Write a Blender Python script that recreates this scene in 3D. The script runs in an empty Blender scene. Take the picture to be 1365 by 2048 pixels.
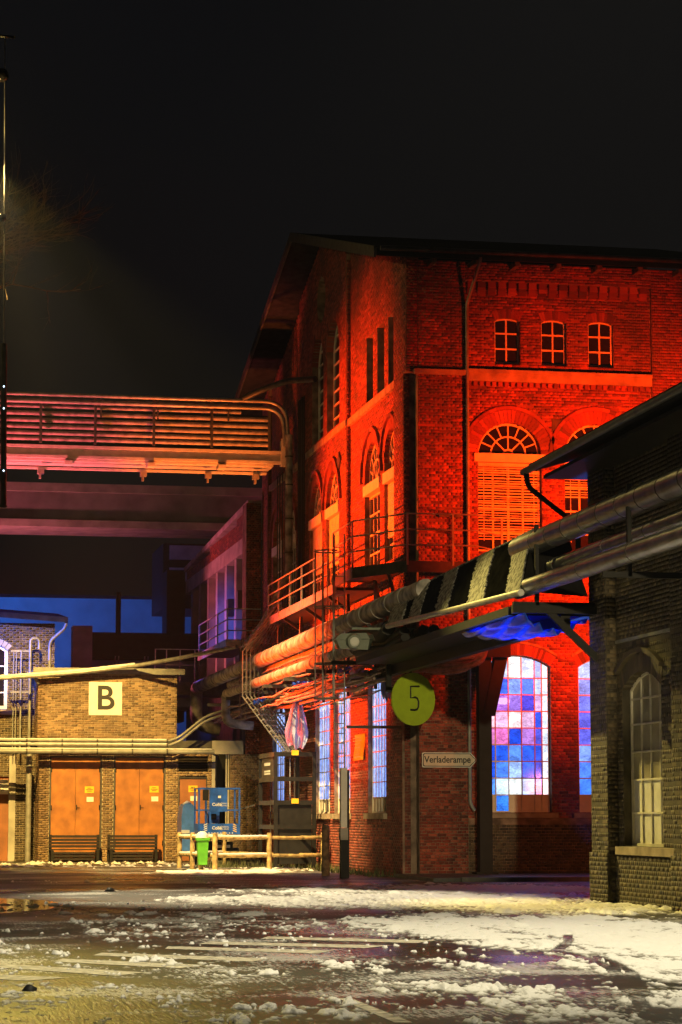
import bpy, math, random
import numpy as np
from mathutils import Vector, Matrix

random.seed(7)
rng = np.random.default_rng(11)
S = bpy.context.scene
C = S.collection

# ------------------------------------------------------------------ camera
# X runs along the front of the hall, Y away from the camera along its gable, Z up
H_EYE, FPX = 1.6, 4900.0
PITCH = math.atan(613 / FPX)
YAW = math.atan(932.5 * math.cos(PITCH) / FPX)
cam_d = bpy.data.cameras.new('camera')
cam = bpy.data.objects.new('camera', cam_d); C.objects.link(cam)
cam.location = (0, 0, H_EYE)
cam.rotation_euler = (math.pi / 2 + PITCH, 0, -YAW)
cam_d.sensor_fit = 'HORIZONTAL'; cam_d.sensor_width = 24.0
cam_d.lens = FPX / 1365 * 24.0
cam_d.clip_start = 0.5; cam_d.clip_end = 3000
S.camera = cam

# ------------------------------------------------------------------ night sky
W = bpy.data.worlds.new('World'); S.world = W; W.use_nodes = True
nt = W.node_tree; nt.nodes.clear()
wo = nt.nodes.new('ShaderNodeOutputWorld'); wb = nt.nodes.new('ShaderNodeBackground')
sky = nt.nodes.new('ShaderNodeTexSky'); sky.sky_type = 'NISHITA'; sky.sun_disc = False
sky.sun_elevation = math.radians(-3); sky.sun_rotation = math.radians(200)
mixs = nt.nodes.new('ShaderNodeMix'); mixs.data_type = 'RGBA'
mixs.inputs[0].default_value = 0.8
mixs.inputs[7].default_value = (0.040, 0.041, 0.046, 1)
nt.links.new(sky.outputs[0], mixs.inputs[6])
nt.links.new(mixs.outputs[2], wb.inputs[0]); wb.inputs[1].default_value = 0.1
nt.links.new(wb.outputs[0], wo.inputs[0])

S.view_settings.view_transform = 'Standard'; S.view_settings.look = 'None'
S.view_settings.exposure = 0.0; S.view_settings.gamma = 1.0
S.view_settings.use_curve_mapping = False
S.render.engine = 'CYCLES'
S.cycles.use_denoising = True
S.cycles.max_bounces = 6; S.cycles.diffuse_bounces = 3; S.cycles.glossy_bounces = 3
S.cycles.transparent_max_bounces = 8; S.cycles.sample_clamp_indirect = 3.0
S.cycles.volume_bounces = 0

# lamps, added fill lights among them: name, position, target, colour, watts, half-cone degrees (None = all round), size, blend
LAMPS = [
    ('sodium',  (2.2, 66.0, 19.4),  None,  (1.0, 0.70, 0.20), 3500, None, 0.2, 0),
    ('sodium',  (2.5, 66.3, 19.3),  (6.0, 92.0, 2.4),  (1.0, 0.63, 0.15), 112000, 14.5, 0.2, 0.6),
    ('sodium',  (2.6, 65.7, 19.3),  (13.9, 42.3, -0.2), (1.0, 0.76, 0.18), 55000, 8.6, 0.2, 0.9),
    ('sodium',  (2.4, 65.6, 19.3),  (0.6, 22.0, 0.0),  (1.0, 0.76, 0.13), 9000, 7.5, 0.2, 1.0),
    ('sodium',  (2.5, 65.5, 19.3),  (7.6, 50.5, 0.0),  (1.0, 0.84, 0.50), 42000, 13, 0.2, 0.7),  # extra mast head added to light the middle of the road
    ('sodium',  (2.7, 66.0, 19.3),  (11.6, 77.8, 0.0), (1.0, 0.68, 0.24), 80000, 20, 0.2, 0.9),
    ('street',  (9.6, 27.0, 20.0), (9.4, 29.0, 0.0), (1.0, 0.87, 0.56), 24000, 36, 0.2, 0.8),
    ('street',  (4.0, -6.0, 8.0), (13.9, 63.0, 3.6), (1.0, 0.80, 0.42), 60000, 3.6, 0.2, 0.4),  # narrow fill added from behind the camera to brighten the signs
    ('flood',   (-6.0, 80.0, 3.5),   (14.3, 74.0, 9.2), (1.0, 0.06, 0.002), 165000, 21, 0.25, 0.85),
    ('flood',   (21.3, 57.6, 8.2),  (20.3, 66.0, 9.6), (1.0, 0.045, 0.001), 18500, 44, 0.25, 0.85),
    ('flood',   (1.0, 82.5, 6.0),  (3.5, 85.0, 14.4), (1.0, 0.11, 0.13), 16000, 34, 0.3, 0.7),  # pink fill added for the left of the pipe bridge
    ('flood',   (11.3, 82.5, 8.6),  (11.0, 84.9, 14.2), (1.0, 0.17, 0.02), 5000, 30, 0.2, 0.7),  # orange fill added for the bridge end, no lamp stands here
    ('flood',   (5.5, 101.0, 8.6),  (13.9, 99.0, 10.8), (1.0, 0.15, 0.22), 3000, 44, 0.3, 0.6),  # hidden pink fill added for the annex columns
    ('flood',   (4.0, 102.8, 9.5),  (5.0, 105.3, 14.6), (1.0, 0.18, 0.22), 1500, 56, 0.3, 0.6),  # unseen pink fill added below the covered bridge
    ('flood',   (-5.0, 113.0, 10.0), (4.0, 124.0, 12.0), (0.03, 0.20, 1.0), 12000, 38, 0.3, 0.7),
    ('flood',   (-5.0, 88.5, 11.5), (4.0, 94.0, 8.9), (0.015, 0.12, 1.0), 26000, 15, 0.2, 0.7),  # unseen blue fill added for the top of the brick house
    ('flood',   (20.5, 57.5, 2.6),  (18.4, 66.0, 2.2), (1.0, 0.22, 0.05), 480, 45, 0.25, 0.8),  # hidden red fill added to brighten the lower front wall
    ('flood',   (14.7, 49.6, 1.0),  (12.7, 48.2, 5.5), (0.05, 0.18, 1.0), 5000, 24, 0.15, 0.6),  # hidden blue fill added to light the blue sheet from below
]

# ------------------------------------------------------------------ helpers: materials
def mat(name):
    m = bpy.data.materials.new(name); m.use_nodes = True
    return m, m.node_tree, m.node_tree.nodes['Principled BSDF']

def nd(t, kind, **kw):
    n = t.nodes.new(kind)
    for k, v in kw.items(): setattr(n, k, v)
    return n

def simple(name, col, rough=0.6, metal=0.0, var=0.12, scale=4.0, bump=0.0, bscale=60.0, dirt=None, spec=0.5):
    m, t, b = mat(name)
    tc = nd(t, 'ShaderNodeTexCoord')
    n = nd(t, 'ShaderNodeTexNoise'); n.inputs['Scale'].default_value = scale; n.inputs['Detail'].default_value = 6
    t.links.new(tc.outputs['Object'], n.inputs['Vector'])
    cr = nd(t, 'ShaderNodeValToRGB')
    d = dirt or tuple(c * (1 - 2.2 * var) for c in col)
    l = tuple(min(1, c * (1 + var)) for c in col)
    cr.color_ramp.elements[0].position = 0.3; cr.color_ramp.elements[0].color = (*d, 1)
    cr.color_ramp.elements[1].position = 0.65; cr.color_ramp.elements[1].color = (*l, 1)
    t.links.new(n.outputs[0], cr.inputs[0]); t.links.new(cr.outputs[0], b.inputs['Base Color'])
    b.inputs['Roughness'].default_value = rough; b.inputs['Metallic'].default_value = metal
    b.inputs['Specular IOR Level'].default_value = spec
    if bump:
        n2 = nd(t, 'ShaderNodeTexNoise'); n2.inputs['Scale'].default_value = bscale; n2.inputs['Detail'].default_value = 4
        t.links.new(tc.outputs['Object'], n2.inputs['Vector'])
        bp = nd(t, 'ShaderNodeBump'); bp.inputs['Strength'].default_value = bump; bp.inputs['Distance'].default_value = 0.02
        t.links.new(n2.outputs[0], bp.inputs['Height']); t.links.new(bp.outputs[0], b.inputs['Normal'])
    return m

def brick_mat(name, dark, mid, light, soot=(0.05, 0.035, 0.03), soot_amt=0.42):
    """colour per brick (random per island for the joined courses, per object for single bricks), soot stains over it"""
    m, t, b = mat(name)
    g = nd(t, 'ShaderNodeNewGeometry'); oi = nd(t, 'ShaderNodeObjectInfo')
    ad = nd(t, 'ShaderNodeMath', operation='ADD'); fr = nd(t, 'ShaderNodeMath', operation='FRACT')
    t.links.new(g.outputs['Random Per Island'], ad.inputs[0]); t.links.new(oi.outputs['Random'], ad.inputs[1])
    t.links.new(ad.outputs[0], fr.inputs[0])
    cr = nd(t, 'ShaderNodeValToRGB'); e = cr.color_ramp.elements
    e[0].position = 0.0; e[0].color = (*dark, 1); e[1].position = 1.0; e[1].color = (*light, 1)
    x = e.new(0.22); x.color = (*[0.45 * a + 0.55 * c for a, c in zip(dark, mid)], 1)
    x = e.new(0.6); x.color = (*mid, 1)
    t.links.new(fr.outputs[0], cr.inputs[0])
    n = nd(t, 'ShaderNodeTexNoise'); n.inputs['Scale'].default_value = 0.55; n.inputs['Detail'].default_value = 8
    t.links.new(g.outputs['Position'], n.inputs['Vector'])
    r2 = nd(t, 'ShaderNodeValToRGB'); r2.color_ramp.elements[0].position = 0.42; r2.color_ramp.elements[1].position = 0.72
    r2.color_ramp.elements[1].color = (soot_amt * 2, soot_amt * 2, soot_amt * 2, 1)
    t.links.new(n.outputs[0], r2.inputs[0])
    mx = nd(t, 'ShaderNodeMix', data_type='RGBA')
    t.links.new(r2.outputs[0], mx.inputs[0]); t.links.new(cr.outputs[0], mx.inputs[6]); mx.inputs[7].default_value = (*soot, 1)
    t.links.new(mx.outputs[2], b.inputs['Base Color'])
    b.inputs['Roughness'].default_value = 0.75
    n3 = nd(t, 'ShaderNodeTexNoise'); n3.inputs['Scale'].default_value = 35; n3.inputs['Detail'].default_value = 3
    t.links.new(g.outputs['Position'], n3.inputs['Vector'])
    bp = nd(t, 'ShaderNodeBump'); bp.inputs['Strength'].default_value = 0.5; bp.inputs['Distance'].default_value = 0.012
    t.links.new(n3.outputs[0], bp.inputs['Height']); t.links.new(bp.outputs[0], b.inputs['Normal'])
    return m

def pane_mat(name, strength):
    """lit wired / rippled window glass: each pane's own colour comes from its object colour"""
    m, t, b = mat(name)
    oi = nd(t, 'ShaderNodeObjectInfo'); g = nd(t, 'ShaderNodeNewGeometry')
    mp = nd(t, 'ShaderNodeVectorMath', operation='MULTIPLY'); mp.inputs[1].default_value = (9, 9, 14)
    t.links.new(g.outputs['Position'], mp.inputs[0])
    ofs = nd(t, 'ShaderNodeVectorMath', operation='ADD')
    t.links.new(mp.outputs[0], ofs.inputs[0]); t.links.new(oi.outputs['Random'], ofs.inputs[1])
    n = nd(t, 'ShaderNodeTexNoise'); n.inputs['Scale'].default_value = 1.6; n.inputs['Detail'].default_value = 5; n.inputs['Distortion'].default_value = 0.8
    t.links.new(ofs.outputs[0], n.inputs['Vector'])
    n2 = nd(t, 'ShaderNodeTexNoise'); n2.inputs['Scale'].default_value = 0.35; n2.inputs['Detail'].default_value = 2
    t.links.new(ofs.outputs[0], n2.inputs['Vector'])
    mr = nd(t, 'ShaderNodeMapRange'); mr.inputs[1].default_value = 0.33; mr.inputs[2].default_value = 0.7; mr.inputs[3].default_value = 0.68; mr.inputs[4].default_value = 1.4
    t.links.new(n.outputs[0], mr.inputs[0])
    mr2 = nd(t, 'ShaderNodeMapRange'); mr2.inputs[1].default_value = 0.35; mr2.inputs[2].default_value = 0.65; mr2.inputs[3].default_value = 0.7; mr2.inputs[4].default_value = 1.3
    t.links.new(n2.outputs[0], mr2.inputs[0])
    mu = nd(t, 'ShaderNodeMath', operation='MULTIPLY'); t.links.new(mr.outputs[0], mu.inputs[0]); t.links.new(mr2.outputs[0], mu.inputs[1])
    mu2 = nd(t, 'ShaderNodeMath', operation='MULTIPLY'); t.links.new(mu.outputs[0], mu2.inputs[0]); mu2.inputs[1].default_value = strength
    t.links.new(oi.outputs['Color'], b.inputs['Emission Color']); t.links.new(mu2.outputs[0], b.inputs['Emission Strength'])
    b.inputs['Base Color'].default_value = (0.02, 0.02, 0.025, 1); b.inputs['Roughness'].default_value = 0.12
    b.inputs['Alpha'].default_value = 0.8
    return m

M = {}
M['brick'] = brick_mat('red hall brick', (0.10, 0.024, 0.017), (0.28, 0.050, 0.029), (0.42, 0.105, 0.06))
M['mortar'] = simple('hall mortar', (0.24, 0.165, 0.12), 0.9, var=0.3, scale=3)
M['brick_b'] = brick_mat('tan brick', (0.12, 0.075, 0.045), (0.27, 0.17, 0.095), (0.38, 0.25, 0.14), soot_amt=0.25)
M['mortar_b'] = simple('pale mortar', (0.42, 0.35, 0.25), 0.9, var=0.2, scale=3)
M['brick_r'] = brick_mat('dark sooty brick', (0.03, 0.023, 0.014), (0.075, 0.055, 0.03), (0.13, 0.095, 0.05), soot_amt=0.35)
M['mortar_r'] = simple('sooty mortar', (0.06, 0.05, 0.034), 0.9, var=0.3, scale=3)
M['white_paint'] = simple('white paint', (0.78, 0.76, 0.70), 0.5, var=0.06)
M['cream_frame'] = simple('cream frame paint', (0.70, 0.66, 0.56), 0.5, var=0.1)
M['stone'] = simple('sandstone', (0.36, 0.28, 0.2), 0.85, var=0.2, scale=2.5, bump=0.4)
M['concrete'] = simple('concrete', (0.42, 0.4, 0.36), 0.85, var=0.15, scale=1.5, bump=0.3)
M['darkglass'] = simple('dark window glass', (0.015, 0.013, 0.014), 0.08, var=0.1)
M['curtain'] = simple('dirty curtained glass', (0.30, 0.27, 0.19), 0.35, var=0.25, scale=1.5)
M['roof'] = simple('roof felt', (0.022, 0.022, 0.024), 0.9, var=0.2, spec=0.1)
M['black_steel'] = simple('black steel', (0.014, 0.013, 0.013), 0.6, var=0.2, spec=0.25)
M['dark_steel'] = simple('dark painted steel', (0.06, 0.055, 0.05), 0.5, var=0.25)
M['galv'] = simple('galvanised steel', (0.36, 0.35, 0.33), 0.42, 0.35, var=0.16, scale=5)
M['pipe_clad'] = simple('sheet metal pipe cladding', (0.40, 0.42, 0.45), 0.3, 0.95, var=0.15, scale=3)
M['pipe_far'] = simple('weathered pipe lagging', (0.36, 0.33, 0.30), 0.55, 0.1, var=0.38, scale=3, bump=0.6, bscale=7)
M['lumpy'] = simple('wrapped lagging', (0.33, 0.30, 0.27), 0.7, 0.0, var=0.35, scale=6, bump=1.0, bscale=9)
M['paint_pale'] = simple('pale beam paint', (0.62, 0.60, 0.56), 0.5, var=0.08)
M['bridge_pipe'] = simple('bridge pipe paint', (0.30, 0.27, 0.26), 0.5, var=0.25)
M['orange_door'] = simple('orange brown door paint', (0.40, 0.15, 0.03), 0.5, var=0.1, scale=2.2, bump=0.15, dirt=(0.24, 0.085, 0.02))
M['rust_door'] = simple('rust brown door paint', (0.30, 0.11, 0.04), 0.55, var=0.12, scale=2)
M['wood_dark'] = simple('dark bench wood', (0.016, 0.009, 0.006), 0.7, var=0.3, scale=6)
M['wood_fence'] = simple('round fence timber', (0.40, 0.29, 0.12), 0.8, var=0.3, scale=7, bump=0.3)
M['wood_post'] = simple('brown timber', (0.20, 0.12, 0.06), 0.8, var=0.3, scale=7, bump=0.3)
M['tarp'] = simple('matt black tarpaulin', (0.006, 0.006, 0.006), 0.9, var=0.3, spec=0.0)
M['snow'] = simple('snow', (0.80, 0.80, 0.80), 0.6, var=0.05, bump=0.7, bscale=25)
def slush_mat():
    """snow on the road: thin, wet slush is grey and muddy, thicker snow is white"""
    m, t, b = mat('road snow')
    g = nd(t, 'ShaderNodeNewGeometry'); sx = nd(t, 'ShaderNodeSeparateXYZ'); t.links.new(g.outputs['Position'], sx.inputs[0])
    n = nd(t, 'ShaderNodeTexNoise'); n.inputs['Scale'].default_value = 2.2; n.inputs['Detail'].default_value = 7; n.inputs['Roughness'].default_value = 0.7
    t.links.new(g.outputs['Position'], n.inputs['Vector'])
    ml = nd(t, 'ShaderNodeMath', operation='MULTIPLY_ADD'); ml.inputs[1].default_value = 0.03; ml.inputs[2].default_value = -0.015
    t.links.new(n.outputs[0], ml.inputs[0])
    ad = nd(t, 'ShaderNodeMath', operation='ADD'); t.links.new(sx.outputs[2], ad.inputs[0]); t.links.new(ml.outputs[0], ad.inputs[1])
    mr = nd(t, 'ShaderNodeMapRange'); mr.inputs[1].default_value = 0.001; mr.inputs[2].default_value = 0.017
    t.links.new(ad.outputs[0], mr.inputs[0])
    cr = nd(t, 'ShaderNodeValToRGB'); e = cr.color_ramp.elements
    e[0].position = 0.0; e[0].color = (0.16, 0.15, 0.13, 1); e[1].position = 1.0; e[1].color = (0.82, 0.82, 0.82, 1)
    x = e.new(0.4); x.color = (0.36, 0.35, 0.33, 1)
    t.links.new(mr.outputs[0], cr.inputs[0]); t.links.new(cr.outputs[0], b.inputs['Base Color'])
    b.inputs['Roughness'].default_value = 0.55
    n2 = nd(t, 'ShaderNodeTexNoise'); n2.inputs['Scale'].default_value = 30; n2.inputs['Detail'].default_value = 4
    t.links.new(g.outputs['Position'], n2.inputs['Vector'])
    bp = nd(t, 'ShaderNodeBump'); bp.inputs['Strength'].default_value = 0.8; bp.inputs['Distance'].default_value = 0.02
    t.links.new(n2.outputs[0], bp.inputs['Height']); t.links.new(bp.outputs[0], b.inputs['Normal'])
    return m
M['slush'] = slush_mat()
M['blue_paint'] = simple('blue machine paint', (0.015, 0.10, 0.50), 0.4, var=0.2)
M['blue_tank'] = simple('pale blue lacquer', (0.09, 0.25, 0.72), 0.35, var=0.12)
M['bin_green'] = simple('green plastic', (0.10, 0.42, 0.03), 0.45, var=0.12)
M['yellow_tag'] = simple('yellow label', (0.80, 0.50, 0.02), 0.5, var=0.04)
M['white_sign'] = simple('white sign board', (0.80, 0.78, 0.72), 0.5, var=0.03)
M['ink'] = simple('black lettering', (0.02, 0.02, 0.02), 0.6, var=0.02)
M['white_ink'] = simple('white lettering', (0.75, 0.75, 0.72), 0.6, var=0.02)
M['sign_green'] = simple('lime sign', (0.46, 0.62, 0.03), 0.55, var=0.05)
M['sign_beige'] = simple('aged sign plate', (0.72, 0.60, 0.45), 0.55, var=0.06)
M['blue_wall'] = simple('pale render', (0.40, 0.44, 0.47), 0.85, var=0.08, scale=1)
M['dim_wall'] = simple('grey cladding', (0.28, 0.26, 0.27), 0.8, var=0.15, scale=1)
M['cable'] = simple('cable jacket', (0.30, 0.20, 0.17), 0.55, var=0.25, scale=8)
M['bark'] = simple('bark', (0.07, 0.05, 0.035), 0.9, var=0.3)
M['zinc'] = simple('zinc pipe', (0.27, 0.27, 0.25), 0.5, 0.2, var=0.15)
M['lens'] = simple('lamp glass', (0.75, 0.75, 0.7), 0.15, var=0.02)
M['lampbody'] = simple('lamp housing', (0.16, 0.19, 0.15), 0.5, var=0.1)
M['stripe'] = simple('worn road paint', (0.62, 0.58, 0.46), 0.6, var=0.16, scale=9, dirt=(0.2, 0.18, 0.14))
M['pavement'] = simple('pavement slabs', (0.09, 0.085, 0.08), 0.5, var=0.25, scale=3, bump=0.3)
M['kerb'] = simple('kerb stone', (0.20, 0.19, 0.175), 0.6, var=0.2, scale=3)
M['glow'] = pane_mat('lit window glass', 1.45)

def film_mat():
    m, t, b = mat('plastic film tinted by window light')
    b.inputs['Base Color'].default_value = (0.45, 0.56, 0.90, 1); b.inputs['Roughness'].default_value = 0.22  # blue light from the windows is put into this base colour
    b.inputs['Alpha'].default_value = 0.82
    tr = nd(t, 'ShaderNodeBsdfTranslucent'); tr.inputs[0].default_value = (0.75, 0.75, 0.85, 1)
    mx = nd(t, 'ShaderNodeMixShader'); mx.inputs[0].default_value = 0.45
    o = t.nodes['Material Output']
    t.links.new(b.outputs[0], mx.inputs[1]); t.links.new(tr.outputs[0], mx.inputs[2]); t.links.new(mx.outputs[0], o.inputs[0])
    return m
M['film'] = film_mat()
def bluefilm_mat():
    m, t, b = mat('blue tarpaulin')
    b.inputs['Base Color'].default_value = (0.02, 0.12, 0.75, 1); b.inputs['Roughness'].default_value = 0.22
    tr = nd(t, 'ShaderNodeBsdfTranslucent'); tr.inputs[0].default_value = (0.03, 0.2, 0.95, 1)
    mx = nd(t, 'ShaderNodeMixShader'); mx.inputs[0].default_value = 0.5
    o = t.nodes['Material Output']
    t.links.new(b.outputs[0], mx.inputs[1]); t.links.new(tr.outputs[0], mx.inputs[2]); t.links.new(mx.outputs[0], o.inputs[0])
    return m
M['bluefilm'] = bluefilm_mat()
def crust_mat():
    """dirty speckled snow crust on the pipe cover"""
    m, t, b = mat('dirty snow crust')
    g = nd(t, 'ShaderNodeNewGeometry')
    n = nd(t, 'ShaderNodeTexNoise'); n.inputs['Scale'].default_value = 9; n.inputs['Detail'].default_value = 5
    t.links.new(g.outputs['Position'], n.inputs['Vector'])
    cr = nd(t, 'ShaderNodeValToRGB'); e = cr.color_ramp.elements
    e[0].position = 0.40; e[0].color = (0.03, 0.03, 0.03, 1); e[1].position = 0.56; e[1].color = (0.26, 0.255, 0.24, 1)
    t.links.new(n.outputs[0], cr.inputs[0]); t.links.new(cr.outputs[0], b.inputs['Base Color'])
    b.inputs['Roughness'].default_value = 0.8
    return m
M['crust'] = crust_mat()
def emit_mat(name, col, st):
    m, t, b = mat(name)
    b.inputs['Base Color'].default_value = (0.02, 0.02, 0.02, 1)
    b.inputs['Emission Color'].default_value = (*col, 1); b.inputs['Emission Strength'].default_value = st
    return m
M['hot'] = emit_mat('stage lamp', (1.0, 0.75, 0.9), 14)
M['sodium_lens'] = emit_mat('sodium lamp glass', (1.0, 0.7, 0.25), 30)
M['red_lens'] = emit_mat('red flood glass', (1.0, 0.15, 0.03), 20)
M['blue_lens'] = emit_mat('blue flood glass', (0.05, 0.2, 1.0), 20)
M['bulb'] = emit_mat('small bulb', (0.6, 0.8, 1.0), 5)

def asphalt_mat():
    m, t, b = mat('wet asphalt')
    g = nd(t, 'ShaderNodeNewGeometry')
    n = nd(t, 'ShaderNodeTexNoise'); n.inputs['Scale'].default_value = 0.35; n.inputs['Detail'].default_value = 7
    t.links.new(g.outputs['Position'], n.inputs['Vector'])
    cr = nd(t, 'ShaderNodeValToRGB'); e = cr.color_ramp.elements
    e[0].position = 0.3; e[0].color = (0.012, 0.0115, 0.010, 1); e[1].position = 0.7; e[1].color = (0.032, 0.03, 0.025, 1)
    t.links.new(n.outputs[0], cr.inputs[0])
    # fine slush speckle pressed into the surface, also painted in place of wet glints
    n4 = nd(t, 'ShaderNodeTexNoise'); n4.inputs['Scale'].default_value = 22; n4.inputs['Detail'].default_value = 6; n4.inputs['Roughness'].default_value = 0.75
    st = nd(t, 'ShaderNodeVectorMath', operation='MULTIPLY'); st.inputs[1].default_value = (1.2, 0.16, 1)
    t.links.new(g.outputs['Position'], st.inputs[0]); t.links.new(st.outputs[0], n4.inputs['Vector'])
    n5 = nd(t, 'ShaderNodeTexNoise'); n5.inputs['Scale'].default_value = 0.5; n5.inputs['Detail'].default_value = 3
    t.links.new(g.outputs['Position'], n5.inputs['Vector'])
    sm = nd(t, 'ShaderNodeMath', operation='ADD'); t.links.new(n4.outputs[0], sm.inputs[0]); t.links.new(n5.outputs[0], sm.inputs[1])
    r4 = nd(t, 'ShaderNodeMapRange'); r4.inputs[1].default_value = 1.06; r4.inputs[2].default_value = 1.12; r4.inputs[4].default_value = 0.7
    t.links.new(sm.outputs[0], r4.inputs[0])
    mx = nd(t, 'ShaderNodeMix', data_type='RGBA'); mx.inputs[7].default_value = (0.62, 0.62, 0.60, 1)
    t.links.new(r4.outputs[0], mx.inputs[0]); t.links.new(cr.outputs[0], mx.inputs[6]); t.links.new(mx.outputs[2], b.inputs['Base Color'])
    n2 = nd(t, 'ShaderNodeTexNoise'); n2.inputs['Scale'].default_value = 0.22; n2.inputs['Detail'].default_value = 5
    t.links.new(g.outputs['Position'], n2.inputs['Vector'])
    mr = nd(t, 'ShaderNodeMapRange'); mr.inputs[1].default_value = 0.35; mr.inputs[2].default_value = 0.65; mr.inputs[3].default_value = 0.22; mr.inputs[4].default_value = 0.6
    t.links.new(n2.outputs[0], mr.inputs[0]); t.links.new(mr.outputs[0], b.inputs['Roughness'])
    n3 = nd(t, 'ShaderNodeTexNoise'); n3.inputs['Scale'].default_value = 28; n3.inputs['Detail'].default_value = 3
    st2 = nd(t, 'ShaderNodeVectorMath', operation='MULTIPLY'); st2.inputs[1].default_value = (1.1, 0.10, 1)
    t.links.new(g.outputs['Position'], st2.inputs[0]); t.links.new(st2.outputs[0], n3.inputs['Vector'])
    bp = nd(t, 'ShaderNodeBump'); bp.inputs['Strength'].default_value = 0.28; bp.inputs['Distance'].default_value = 0.02
    t.links.new(n3.outputs[0], bp.inputs['Height']); t.links.new(bp.outputs[0], b.inputs['Normal'])
    return m
M['asphalt'] = asphalt_mat()
M['puddle'] = simple('shallow water', (0.012, 0.013, 0.016), 0.1, var=0.1, spec=0.8)

# ------------------------------------------------------------------ helpers: geometry
class Pl:
    """vertical plane: s runs along the wall, d outwards from it"""
    def __init__(self, kind, c):
        self.kind, self.c = kind, c
    def p(self, s, z, d=0.0):
        return (s, self.c - d, z) if self.kind == 'F' else (self.c - d, s, z)
    def off(self, d):
        return Pl(self.kind, self.c - d)

class MB:
    def __init__(self): self.v, self.f, self.sm = [], [], []
    def add(self, vs, fs, smooth=False):
        o = len(self.v); self.v += [tuple(x) for x in vs]
        self.f += [tuple(i + o for i in q) for q in fs]; self.sm += [smooth] * len(fs); return self
    def hexa(self, p):
        return self.add(p, [(0, 3, 2, 1), (4, 5, 6, 7), (0, 1, 5, 4), (1, 2, 6, 5), (2, 3, 7, 6), (3, 0, 4, 7)])
    def box(self, x0, x1, y0, y1, z0, z1):
        return self.hexa([(x0, y0, z0), (x1, y0, z0), (x1, y1, z0), (x0, y1, z0), (x0, y0, z1), (x1, y0, z1), (x1, y1, z1), (x0, y1, z1)])
    def pbox(self, pl, s0, s1, z0, z1, d0, d1):
        a, b = pl.p(s0, z0, d0), pl.p(s1, z1, d1)
        return self.box(min(a[0], b[0]), max(a[0], b[0]), min(a[1], b[1]), max(a[1], b[1]), z0, z1)
    def quad(self, a, b, c, d): return self.add([a, b, c, d], [(0, 1, 2, 3)])
    def poly(self, pts): return self.add(pts, [tuple(range(len(pts)))])
    def prism(self, lo, hi):
        n = len(lo)
        fs = [tuple(range(n))[::-1], tuple(range(n, 2 * n))] + [(i, (i + 1) % n, n + (i + 1) % n, n + i) for i in range(n)]
        return self.add(list(lo) + list(hi), fs)
    def tube(self, pts, r, n=8, cap=True, smooth=True):
        P = [Vector(p) for p in pts]; m = len(P)
        rs = r if hasattr(r, '__len__') else [r] * m
        T = []
        for i in range(m):
            a = P[min(i + 1, m - 1)] - P[max(i - 1, 0)]; T.append(a.normalized() if a.length > 1e-9 else Vector((0, 0, 1)))
        u = T[0].cross(Vector((0, 0, 1)))
        if u.length < 0.05: u = T[0].cross(Vector((1, 0, 0)))
        u.normalize(); vs = []
        for i in range(m):
            u = (u - T[i] * u.dot(T[i])); u.normalize(); w = T[i].cross(u)
            for k in range(n):
                a = 2 * math.pi * k / n
                vs.append(P[i] + (u * math.cos(a) + w * math.sin(a)) * rs[i])
        fs = [(i * n + k, i * n + (k + 1) % n, (i + 1) * n + (k + 1) % n, (i + 1) * n + k) for i in range(m - 1) for k in range(n)]
        o = len(self.f)
        self.add(vs, fs, smooth)
        if cap: self.add(vs[:n], [tuple(range(n))[::-1]]); self.add(vs[-n:], [tuple(range(n))])
        return self
    def bar(self, a, b, w, h=None):
        """square bar from a to b"""
        h = h or w; a, b = Vector(a), Vector(b); t = (b - a).normalized()
        u = t.cross(Vector((0, 0, 1)))
        if u.length < 0.05: u = Vector((1, 0, 0))
        u.normalize(); v = u.cross(t); u = u * w / 2; v = v * h / 2
        return self.hexa([a - u - v, a + u - v, a + u + v, a - u + v, b - u - v, b + u - v, b + u + v, b - u + v])
    def build(self, name, m, parent=None, kind=None, label=None, color=None):
        off = wloc(parent)
        me = bpy.data.meshes.new(name)
        me.from_pydata([(x - off[0], y - off[1], z - off[2]) for x, y, z in self.v], [], self.f)
        if any(self.sm): me.polygons.foreach_set('use_smooth', self.sm)
        me.materials.append(M[m] if isinstance(m, str) else m)
        me.update()
        o = bpy.data.objects.new(name, me); C.objects.link(o)
        if parent is not None: o.parent = parent
        if kind: o['kind'] = kind
        if label: o['label'] = label
        if color: o.color = color
        return o

def wloc(o):
    v = Vector((0, 0, 0))
    while o is not None:
        v = v + o.location; o = o.parent
    return v

def thing(name, label, cat, loc=(0, 0, 0), group=None):
    o = bpy.data.objects.new(name, None); C.objects.link(o); o.location = loc
    o['label'] = label; o['category'] = cat
    if group: o['group'] = group
    return o

def tag(o, label, cat, group=None):
    o['label'] = label; o['category'] = cat
    if group: o['group'] = group
    return o

def struct(o): o['kind'] = 'structure'; return o

def clone(o, delta, label=None):
    """copy a thing with its parts and sub-parts"""
    def rec(x, par):
        c = x.copy(); C.objects.link(c); c.parent = par
        for ch in children_of(x): rec(ch, c)
        return c
    c = rec(o, None); c.location = Vector(o.location) + Vector(delta)
    if label: c['label'] = label
    return c
def children_of(o): return [x for x in C.objects if x.parent == o]

def fillet(pts, r, k=6):
    """round the corners of a polyline"""
    P = [Vector(p) for p in pts]; out = [P[0]]
    for i in range(1, len(P) - 1):
        a, b, c = P[i - 1], P[i], P[i + 1]
        d1, d2 = (a - b), (c - b); rr = min(r, d1.length * 0.49, d2.length * 0.49)
        p1, p2 = b + d1.normalized() * rr, b + d2.normalized() * rr
        for j in range(k + 1):
            t = j / k; out.append(p1 * (1 - t) ** 2 + b * 2 * t * (1 - t) + p2 * t * t)
    out.append(P[-1]); return out

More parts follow.
